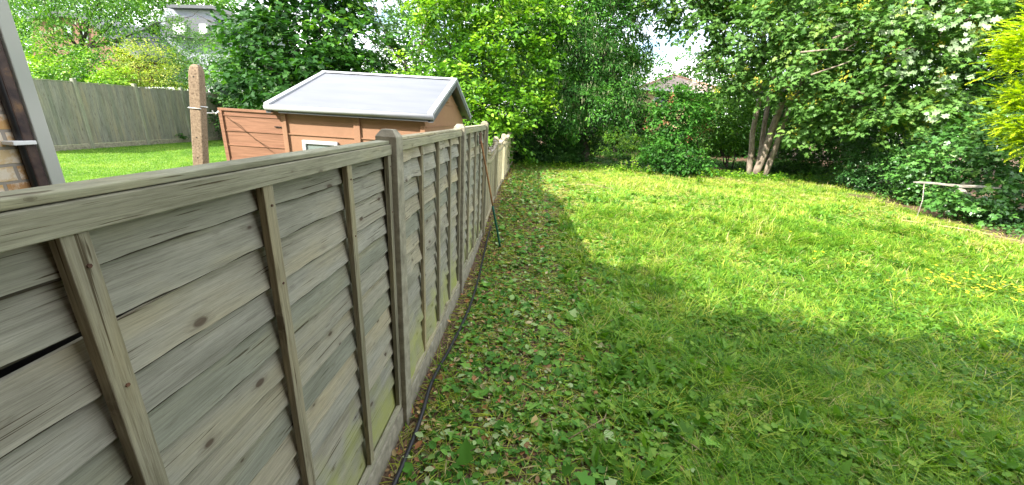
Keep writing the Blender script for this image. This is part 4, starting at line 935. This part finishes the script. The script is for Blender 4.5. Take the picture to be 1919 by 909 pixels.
wc = []
for (u, v, Y_, k_) in ((1690, 20, 10.6, 9), (1740, 30, 10.4, 9), (1790, 45, 10.2, 8), (1590, 40, 11.4, 7), (1560, 45, 11.8, 6), (1785, 95, 10.2, 7), (1700, 105, 10.6, 8), (1712, 125, 10.6, 7), (1775, 150, 10.4, 6), (1780, 160, 10.4, 6), (1680, 140, 10.8, 5), (1500, 130, 12, 4), (1400, 75, 12.8, 4), (1735, 225, 10.3, 4), (1820, 70, 10, 6), (1660, 60, 10.8, 5), (1850, 45, 9.8, 6)):
    c_ = np.array(at(u, v, Y_)); wc.append(c_ + g_.normal(size=(k_ * 3, 3)) * np.array([.17, .10, .10]))
wc = np.concatenate(wc); nw = len(wc)
wc = wc[::2]; nw = len(wc)
leaves('wind_turned_leaves', wc, np.tile([.7, 0, .5], (nw, 1)) + g_.normal(size=(nw, 3)) * .3, np.tile([-.4, -.8, .2], (nw, 1)) + g_.normal(size=(nw, 3)) * .3, g_.uniform(.10, .17, nw), g_.random(nw), T_MAPLE, leaf_mat('silver_leaf_underside', [(0, (.18, .28, .13)), (1, (.34, .42, .27))], trans=.2), mt)['kind'] = 'stuff'

# --- right hand hedge wall
def hedge_piece(label, cat, name, spec, leaf, tmpl, mat, seed, **kw):
    u, v, Y_ = spec[0][:3]; p = at(u, v, Y_)
    return bush(name, label, cat, (p.x, p.y, gzf(p.x, p.y)), spec, leaf, tmpl, mat, seed=seed, **kw)
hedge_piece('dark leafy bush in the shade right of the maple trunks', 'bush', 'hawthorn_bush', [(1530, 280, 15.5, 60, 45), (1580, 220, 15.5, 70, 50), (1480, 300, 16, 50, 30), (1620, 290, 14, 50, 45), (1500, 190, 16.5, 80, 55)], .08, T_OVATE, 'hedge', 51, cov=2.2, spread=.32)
hedge_piece('mid green bush behind the grey stone under the maple', 'bush', 'privet_bush', [(1660, 260, 12.6, 60, 55), (1640, 320, 12, 50, 34), (1700, 310, 11.4, 50, 45), (1600, 335, 13.2, 30, 20)], .075, T_OVATE, 'ivy', 52, cov=2.4, spread=.3, rhi=.9)
hedge_piece('shady tall hedge between the maple and the golden conifer', 'hedge', 'hawthorn_hedge', [(1760, 150, 12.6, 80, 90), (1850, 130, 12, 60, 110), (1900, 60, 12.5, 60, 90), (1700, 170, 13.5, 80, 90), (1820, 0, 13, 120, 60), (1600, 60, 15.5, 120, 80)], .085, T_OVATE, 'hedge', 53, cov=1.9, spread=.35, rhi=.9)
hedge_piece('ivy covered bank with round leaves around the weathered plank', 'hedge', 'ivy_bank', [(1760, 300, 10.2, 62, 50), (1820, 270, 9.8, 55, 50), (1880, 310, 9.2, 50, 45), (1740, 355, 10.2, 40, 25), (1900, 370, 8.6, 45, 32), (1850, 390, 8.7, 40, 18), (1930, 260, 9.4, 40, 60), (1800, 385, 9.6, 50, 16), (1775, 372, 8.7, 30, 12), (1830, 375, 8.5, 36, 16), (1870, 348, 8.5, 22, 12)], .10, T_IVY, 'ivy', 54, cov=2.3, spread=.3, per=16, rlo=.15)
# golden conifer: layered feathery fronds
gc = empty('golden_conifer', gp(1950, 400, 8.2)); tag(gc, 'vivid golden yellow conifer with feathery fronds at the right edge', 'tree')
lbg = to_lobes([(1930, 115, 7.6, 58, 34), (1928, 215, 7.5, 48, 40), (1938, 265, 7.4, 40, 30), (1975, 60, 7.8, 70, 40), (2005, 170, 7.8, 80, 130, .8), (1918, 82, 7.6, 38, 14), (1925, 182, 7.5, 45, 14), (1928, 238, 7.4, 50, 12)])
P_ = []; D_ = []; Nn_ = []; S_ = []; Rn_ = []
gg = np.random.default_rng(61)
for c, r in zip(*lbg):
    nf = int(95 * (r[0] * r[2]) / .12); nf = max(30, min(nf, 420))
    dd = norm(gg.normal(size=(nf, 3)) * np.array([1, 1, .7])); dd[:, 1] = np.where(gg.random(nf) < .7, -abs(dd[:, 1]), dd[:, 1]); dd[:, 0] = np.where(gg.random(nf) < .7, -abs(dd[:, 0]), dd[:, 0])
    st_ = c + dd * r * gg.uniform(.55, .95, (nf, 1))
    a_ = norm(dd * np.array([1, 1, .35]) + gg.normal(size=(nf, 3)) * .22 + np.array([0, 0, .12]))
    Lf = gg.uniform(.22, .42, nf); u_ = norm(np.array([0, 0, 1.]) + gg.normal(size=(nf, 3)) * .22); s_ = norm(np.cross(u_, a_))
    for k in range(46):
        t = (k + .5) / 46; sg = 1 if k % 2 else -1
        P_.append(st_ + a_ * (Lf * t)[:, None] - np.array([0, 0, .05]) * t * t); D_.append(a_ * (.75 + .3 * t) + s_ * sg * (.7 - .35 * t) + gg.normal(size=(nf, 3)) * .12); Nn_.append(u_ + gg.normal(size=(nf, 3)) * .25)
        S_.append(.082 * (1.05 - .6 * t) * gg.uniform(.7, 1.2, nf)); Rn_.append(np.clip(.25 + .5 * t + gg.normal(size=nf) * .18, 0, 1))
leaves('crown', np.concatenate(P_), np.concatenate(D_), np.concatenate(Nn_), np.concatenate(S_), np.concatenate(Rn_), T_FIR, M['gold'], gc, .8)
gt = MB(); b = Vector(gc.location); gt.tube([b - Vector((0, 0, .1)), b + Vector((.1, 0, 1.2)), b + Vector((.2, 0, 3.6))], [.12, .10, .03], 9)
for c in lbg[0]: gt.tube(wob(Vector((b.x + .12, b.y, min(c[2] - .1, 3.8))), Vector(c), 5, .03, 2), [.03, .025, .02, .012, .006], 6)
gt.build('trunk', M['bark_dark'], gc, smooth=True)
# backdrop of wood behind everything on the right and beyond the gap
bush('distant_wood', 'mass of dark distant trees closing the view behind the maple', 'woodland', gp(1500, 200, 26), [(1440, 120, 26, 120, 110), (1600, 100, 26, 130, 120), (1780, 80, 24, 140, 140), (1400, 230, 25, 90, 50), (1930, 60, 22, 120, 140), (1370, 90, 28, 30, 40), (1560, -40, 26, 200, 80), (1800, 215, 22, 110, 60), (1950, 215, 20, 90, 80), (1650, 225, 24, 90, 60), (1520, 225, 26, 80, 60), (1430, 215, 24, 60, 50), (1380, 245, 23, 60, 30)],
     .22, T_OVATE, 'hedge', seed=71, cov=2.6, spread=.8)[0]['kind'] = 'stuff'
bush('distant_wood', 'mass of green distant trees closing the view behind the hazel and ash', 'woodland', gp(800, 150, 30), [(800, 120, 30, 90, 100), (900, 60, 30, 110, 110), (1020, 80, 29, 110, 110), (1120, 100, 29, 66, 100), (650, 160, 30, 100, 60), (520, 150, 30, 70, 60), (1000, -60, 30, 200, 80)],
     .26, T_OVATE, 'hedge', seed=72, cov=2.6, spread=.9)[0]['kind'] = 'stuff'

# ------------------------------------------------------------------ ground cover
def scatter(n, xr, yr, dens, seed):
    g = np.random.default_rng(seed); x = g.uniform(*xr, n); y = g.uniform(*yr, n)
    k = g.random(n) < dens(x, y); return x[k], y[k], g
def inview(x, y): return (x < 1.28 * y + 1.3) & (x > -.72)
def bedge(y): return np.where(y > 7, 10.6 - .2 * np.abs(y - 12), 30)
# long and short grass, thinner with distance
def dens(x, y):
    d = np.hypot(x, y)
    return inview(x, y) * (x < bedge(y)) * np.clip(lawn_w(x, y), .10, 1) * (1 - .97 * worn(x, y)) * np.minimum(1, (3.0 / np.maximum(d, .5)) ** 1.25)
x, y, g = scatter(800000, (-.7, 11), (.6, 14.8), dens, 101)
n = len(x); d = np.hypot(x, y); pn = fbm(x * .9, y * .9, 21) * .6 + .4 * fbm(x * 2.6, y * 2.6, 28); pn = np.clip((pn - .5) * 2.1 + .5, 0, 1); fn = fbm(x * 5, y * 5, 22)
tall = np.clip((fbm(x * .6 + 4, y * .6, 23) - .35) * 2.4, 0, 1) * np.clip((x - 1.2) / 1.5, 0, 1)
H = (.035 + .10 * g.random(n) ** 1.7) * (1 + 1.3 * tall * g.random(n)) * (.65 + .7 * pn)
W_ = np.clip(.0020 + .0040 * g.random(n) ** 1.5 + .0008 * d, 0, .013)
col = np.clip(.18 + .55 * pn + .25 * (fn - .5) + g.normal(size=n) * .13 + .018 * np.clip(y, 0, 12), 0, .86)
dry = g.random(n) < (.06 + .50 * np.clip((fbm(x * 1.6, y * 1.6, 24) - .45) * 3, 0, 1) * np.clip((y - 3) / 4, .25, 1)); col[dry] = g.uniform(.86, 1, dry.sum())
P = np.stack([x, y, gz(x, y) - .004], 1)
tag(blades('grass', P, H, W_, g.uniform(.2, 1.5, n), g.uniform(0, 6.28, n), col, M['grass'], 2), 'rough uncut grass of the lawn', 'grass', kind='stuff')
print('grass', n)
# tussocks standing proud of the sward
x, y, g = scatter(22000, (.2, 10.5), (1.2, 14), lambda x, y: dens(x, y) * np.clip((fbm(x * .8, y * .8, 62) - .36) * 3, .08, 1), 121)
kk = 34; n = len(x) * kk; bx = np.repeat(x, kk) + g.normal(size=n) * .022; by = np.repeat(y, kk) + g.normal(size=n) * .022
tag(blades('tussocks', np.stack([bx, by, gz(bx, by) - .004], 1), np.repeat(g.uniform(.07, .17, len(x)), kk) * g.uniform(.6, 1.1, n), .0034 + .0008 * np.hypot(bx, by), g.uniform(.3, 1.5, n), g.uniform(0, 6.28, n),
    np.clip(np.repeat(g.uniform(.15, .95, len(x)), kk) + g.normal(size=n) * .1, 0, 1), M['grass'], 2), 'coarse grass tufts standing above the lawn', 'grass', kind='stuff')
print('tuss', n)
x, y, g = scatter(5200, (.5, 7.5), (1.2, 7.5), lambda x, y: inview(x, y) * np.clip((fbm(x * .9 + 9, y * .9, 66) - .30) * 3, .1, 1) * np.clip((x - .3) / 1.2, .1, 1), 131)
kk = 26; n = len(x) * kk; bx = np.repeat(x, kk) + g.normal(size=n) * .035; by = np.repeat(y, kk) + g.normal(size=n) * .035
tag(blades('long_grass', np.stack([bx, by, gz(bx, by) - .004], 1), np.repeat(g.uniform(.12, .27, len(x)), kk) * g.uniform(.5, 1.1, n), .0042 + .0006 * np.hypot(bx, by), g.uniform(.5, 1.7, n), g.uniform(0, 6.28, n),
    np.clip(np.repeat(g.uniform(.05, .85, len(x)), kk) + g.normal(size=n) * .1, 0, 1), M['grass'], 3), 'long flopping grass in the near lawn', 'grass', kind='stuff')
print('long', n)
# seed heads and stalks in the near right
x, y, g = scatter(9000, (1.2, 7.5), (1.2, 6.5), lambda x, y: inview(x, y) * np.clip((fbm(x * .9, y * .9, 25) - .4) * 3, 0, 1), 102)
n = len(x); P = np.stack([x, y, gz(x, y)], 1)
tag(blades('grass_stalks', P, g.uniform(.12, .27, n), np.full(n, .0022), g.uniform(.2, .9, n), g.uniform(0, 6.28, n), g.uniform(.7, 1, n), M['grass'], 3), 'thin seeding grass stalks standing over the lawn', 'grass', kind='stuff')
# low weeds: rosettes and creeping stems
def weeds(name, label, npl, xr, yr, dens, k, leaf, hmax, tmpl, mat, seed, rlo=0, rhi=1, spread=.09, lw=1.2):
    x, y, g = scatter(npl, xr, yr, dens, seed); n = len(x)
    hh = hmax * g.uniform(.3, 1, n); az = g.uniform(0, 6.28, (n, k)); rr = spread * g.uniform(.1, 1, (n, k)); base = g.uniform(.15, .85, n)
    px = x[:, None] + rr * np.cos(az); py = y[:, None] + rr * np.sin(az)
    pz = gz(px, py) + .008 + hh[:, None] * g.random((n, k)) * (1 - .5 * rr / spread)
    D = np.stack([np.cos(az), np.sin(az), g.normal(size=(n, k)) * .35], 2) + g.normal(size=(n, k, 3)) * .3
    Nn = np.stack([0 * az, 0 * az, 1 + 0 * az], 2) + g.normal(size=(n, k, 3)) * .38
    dd = np.hypot(x, y)[:, None] * np.ones((1, k)); S = leaf * g.uniform(.5, 1.3, (n, k))
    rn = rlo + (rhi - rlo) * np.clip(base[:, None] + g.normal(size=(n, k)) * .15, 0, 1)
    if name == 'dandelion_rosettes': D[..., 2] += .55
    o = leaves(name, np.stack([px, py, pz], 2).reshape(-1, 3), D.reshape(-1, 3), Nn.reshape(-1, 3), S.ravel(), rn.ravel(), tmpl, M[mat], None, lw)
    print(name, n * k); return tag(o, label, 'ground cover', kind='stuff')
fall = lambda x, y, a=3.2, p=1.1: np.minimum(1, (a / np.maximum(np.hypot(x, y), .5)) ** p)
weeds('weeds', 'small leaved weeds growing through the lawn', 44000, (-.6, 9.5), (.8, 13.5), lambda x, y: inview(x, y) * (x < bedge(y)) * fall(x, y) * np.clip((fbm(x * 1.3, y * 1.3, 31) - .28) * 3, .10, 1) * np.clip(1.25 - y / 12, .3, 1) * np.clip((x - .1) / 1.3, .10, 1), 10, .028, .07, T_OVATE, 'weed', 103, rlo=.1)
weeds('nettle_patch', 'darker leafy weeds in the shaded right of the lawn', 3600, (2.0, 8.5), (1.6, 7.8), lambda x, y: inview(x, y) * np.clip(1.1 - ((x - 5.0) ** 2 / 7.0 + (y - 4.0) ** 2 / 2.6) + (fbm(x * 1.2, y * 1.2, 61) - .5) * 2.2, 0, 1), 16, .042, .20, T_OVATE, 'weed', 104, rlo=0, rhi=.6, spread=.12)
weeds('broad_weeds', 'broad leaved weeds standing in clumps all over the near lawn', 6500, (.2, 8), (.9, 9), lambda x, y: inview(x, y) * np.clip((x - .5) / 1.2, .06, 1) * fall(x, y, 3.0, 1.0) * np.clip((fbm(x * 1.1 + 3, y * 1.1, 71) - .42) * 5, .04, 1), 14, .048, .15, T_OVATE, 'weed', 141, rlo=.1, rhi=1, spread=.10)
weeds('dandelion_rosettes', 'long leaved rosettes growing through the grass', 2400, (.5, 8), (.9, 9), lambda x, y: inview(x, y) * fall(x, y, 3.0, 1.0), 11, .13, .03, T_THIN, 'weed', 142, rlo=.15, rhi=.95, spread=.035, lw=1.5)
weeds('ground_ivy', 'bright broad leaved weeds sprouting at the bottom of the lawn', 420, (.1, 3.2), (.8, 2.4), lambda x, y: inview(x, y) * (fbm(x * 2, y * 2, 33) > .50), 12, .055, .09, T_IVY, 'weed', 105, rlo=.35, rhi=1)
weeds('border_weeds', 'bright leafy weeds along the far edge of the lawn', 2600, (-.4, 11), (11.8, 16.5), lambda x, y: (x < 11) * np.clip(1 - np.abs(y - 13.6 - .05 * x - .6 * (fbm(x, y, 36) - .5)) / .8, 0, 1), 22, .06, .32, T_OVATE, 'hazel', 106, rlo=.1, rhi=1, spread=.16)
weeds('hedge_foot_weeds', 'low green weeds along the foot of the right hand hedge', 2600, (7.5, 12.5), (6.0, 14.5), lambda x, y: np.clip(1 - np.abs(x - bedge(y) - .3) / .9, 0, 1) * (y > 6.6), 20, .06, .30, T_OVATE, 'ivy', 107, spread=.16)
weeds('shade_cover', 'dark ground cover under the tree line', 4200, (-.5, 14), (14, 21), lambda x, y: (fbm(x * .8, y * .8, 38) > .4) * 1., 16, .08, .16, T_OVATE, 'hedge', 108, spread=.25)
# tall single weeds at the far lawn edge
for i, (u, v, Y_, hh, lb) in enumerate(((1185, 325, 12.9, .62, 'tallest light green weed stem standing alone at the far edge of the lawn'), (1165, 328, 12.8, .42, 'yellow tipped weed just left of the tallest weed stem'), (1215, 330, 12.8, .34, 'short bright weed right of the tallest weed stem'), (1310, 345, 11.6, .36, 'pale dry headed weed in front of the russet shrub'))):
    p = at(u, v, Y_); b = (p.x, p.y, gzf(p.x, p.y)); t = empty('weed_plant', b); tag(t, lb, 'plant', 'upright weeds at the far lawn edge')
    g = np.random.default_rng(200 + i); k = 90
    ns_ = 5; az = g.uniform(0, 6.28, ns_); tz = g.random(k); si = g.integers(0, ns_, k)
    tipx = np.cos(az) * .22 * hh; tipy = np.sin(az) * .22 * hh; hs_ = hh * g.uniform(.6, 1, ns_); hs_[0] = hh
    LP = np.stack([b[0] + tipx[si] * tz, b[1] + tipy[si] * tz, b[2] + hs_[si] * tz], 1); aa = g.uniform(0, 6.28, k)
    leaves('foliage', LP, np.stack([np.cos(aa), np.sin(aa), g.normal(size=k) * .3 + .1], 1), np.tile([0, 0, 1.], (k, 1)) + g.normal(size=(k, 3)) * .3, (.12 * (1.1 - .6 * tz)), g.uniform(.4, 1, k), T_OVATE, M['hazel'], t)
    mb = MB()
    for s in range(ns_): mb.tube([b, (b[0] + tipx[s] * .5, b[1] + tipy[s] * .5, b[2] + hs_[s] * .55), (b[0] + tipx[s], b[1] + tipy[s], b[2] + hs_[s])], [.006, .005, .003], 5)
    mb.build('stem', M['straw'], t)
# cut leaves and litter lying along the fence
def litter(name, label, ntry, xr, yr, dens, leaf, tmpl, seed, lo, hi, mat='litter', lift=.03, lw=1.):
    x, y, g = scatter(ntry, xr, yr, dens, seed); n = len(x); aa = g.uniform(0, 6.28, n)
    P = np.stack([x, y, gz(x, y) + .012 + g.random(n) ** 2 * lift], 1)
    rn = lo + (hi - lo) * g.random(n); 
    S = leaf * (.35 + 1.0 * g.random(n) ** 1.6 + 1.3 * g.random(n) ** 12) * (1 + .03 * np.hypot(x, y))
    o = leaves(name, P, np.stack([np.cos(aa), np.sin(aa), g.normal(size=n) * .3], 1), np.tile([0, 0, 1.], (n, 1)) + g.normal(size=(n, 3)) * .34, S, rn, tmpl, M[mat], None, lw)
    print(name, n); return tag(o, label, 'ground cover', kind='stuff')
lz = lambda x, y: inview(x, y) * np.clip(1.25 - (x + .3) / 2.1 + (fbm(x * 1.2, y * 1.2, 40) - .5) * 1.2, .03, 1) * fall(x, y, 3.2, .9)
litter('leaf_litter', 'cut green leaves and clippings strewn along the fence', 66000, (-.60, 4.5), (.7, 14), lz, .046, T_OVATE, 111, 0, .78, lift=.045)
litter('ivy_clippings', 'broad cut ivy and maple leaves strewn on the shaded ground', 15000, (-.52, 3.8), (.7, 13), lz, .065, T_IVY, 112, .05, .74, lift=.05)
litter('brown_leaves', 'brown and yellow dead leaves on the bare soil by the fence', 22000, (-.70, 3.2), (.7, 14), lambda x, y: lz(x, y) * np.clip(1.1 - (x + .6) / 1.4 + (fbm(x * 3, y * 3, 44) - .5) * 1.5, .03, 1), .036, T_OVATE, 113, .76, 1, lift=.04)
x, y, g = scatter(90000, (-.66, 5.5), (.7, 14), lambda x, y: lz(x, y), 114); n = len(x)
P = np.stack([x, y, gz(x, y) + .012 + .03 * g.random(n)], 1); aa = g.uniform(0, 6.28, n)
o = leaves('cut_stems', P, np.stack([np.cos(aa), np.sin(aa), g.normal(size=n) * .12], 1), np.tile([0, 0, 1.], (n, 1)) + g.normal(size=(n, 3)) * .3, g.uniform(.05, .17, n), g.uniform(.72, 1, n), T_THIN, M['grass'], None, .2)
tag(o, 'thin cut stems and straw lying over the clippings', 'ground cover', kind='stuff')
# mown straw on the sunlit far part
x, y, g = scatter(60000, (.4, 9), (5, 13), lambda x, y: inview(x, y) * np.clip((fbm(x * 1.4, y * 1.4, 47) - .42) * 3, 0, 1) * .7, 115); n = len(x)
P = np.stack([x, y, gz(x, y) + .03 + .05 * g.random(n)], 1); aa = g.uniform(0, 6.28, n)
o = leaves('mown_straw', P, np.stack([np.cos(aa), np.sin(aa), g.normal(size=n) * .15], 1), np.tile([0, 0, 1.], (n, 1)) + g.normal(size=(n, 3)) * .3, g.uniform(.05, .15, n), g.uniform(.80, 1, n), T_THIN, M['grass'], None, .3)
tag(o, 'pale mown straw scattered on the sunlit lawn', 'ground cover', kind='stuff')
# yellow flowers at the right edge
x, y, g = scatter(1500, (4.2, 9.5), (3.6, 7.5), lambda x, y: np.clip(1.2 - ((x - 6.3) ** 2 / 1.1 + (y - 4.9) ** 2 / .35), 0, 1) + .015, 116); n = len(x); k = 5
z = gz(x, y) + g.uniform(.12, .24, n)
aa = (np.arange(k)[None] * 6.283 / k + g.random((n, 1)) * 6)
P = np.repeat(np.stack([x, y, z], 1), k, 0)
o = leaves('yellow_flowers', P, np.stack([np.cos(aa), np.sin(aa), .25 + 0 * aa], 2).reshape(-1, 3), np.tile([0, 0, 1.], (n * k, 1)), np.full(n * k, .022), g.random(n * k), T_OVATE, M['flower'], None, 1.5)
tag(o, 'patch of small yellow wildflowers at the right of the lawn', 'flowers', kind='stuff')
# neighbour's mown lawn
x, y, g = scatter(420000, (-14, -1), (6, 19), lambda x, y: ((x / y < -.55) & (x / y > -1.45)) * np.minimum(1, (9 / np.hypot(x, y)) ** 1.2) * 1., 117); n = len(x)
pn = np.clip((fbm(x * .8, y * .8, 51) * .5 + .5 * fbm(x * 3, y * 3, 52) - .5) * 2.4 + .45, 0, 1)
tag(blades('lawn_grass', np.stack([x, y, gz(x, y) - .003], 1), g.uniform(.025, .06, n), np.full(n, .010), g.uniform(.2, 1.2, n), g.uniform(0, 6.28, n), np.clip(.15 + .7 * pn + g.normal(size=n) * .15, 0, 1), M['lawn'], 2), 'short bright mown grass of the neighbouring lawn', 'grass', kind='stuff')
print('lawn', n, 'total polys', sum(len(o.data.polygons) for o in C.objects if o.type == 'MESH'))
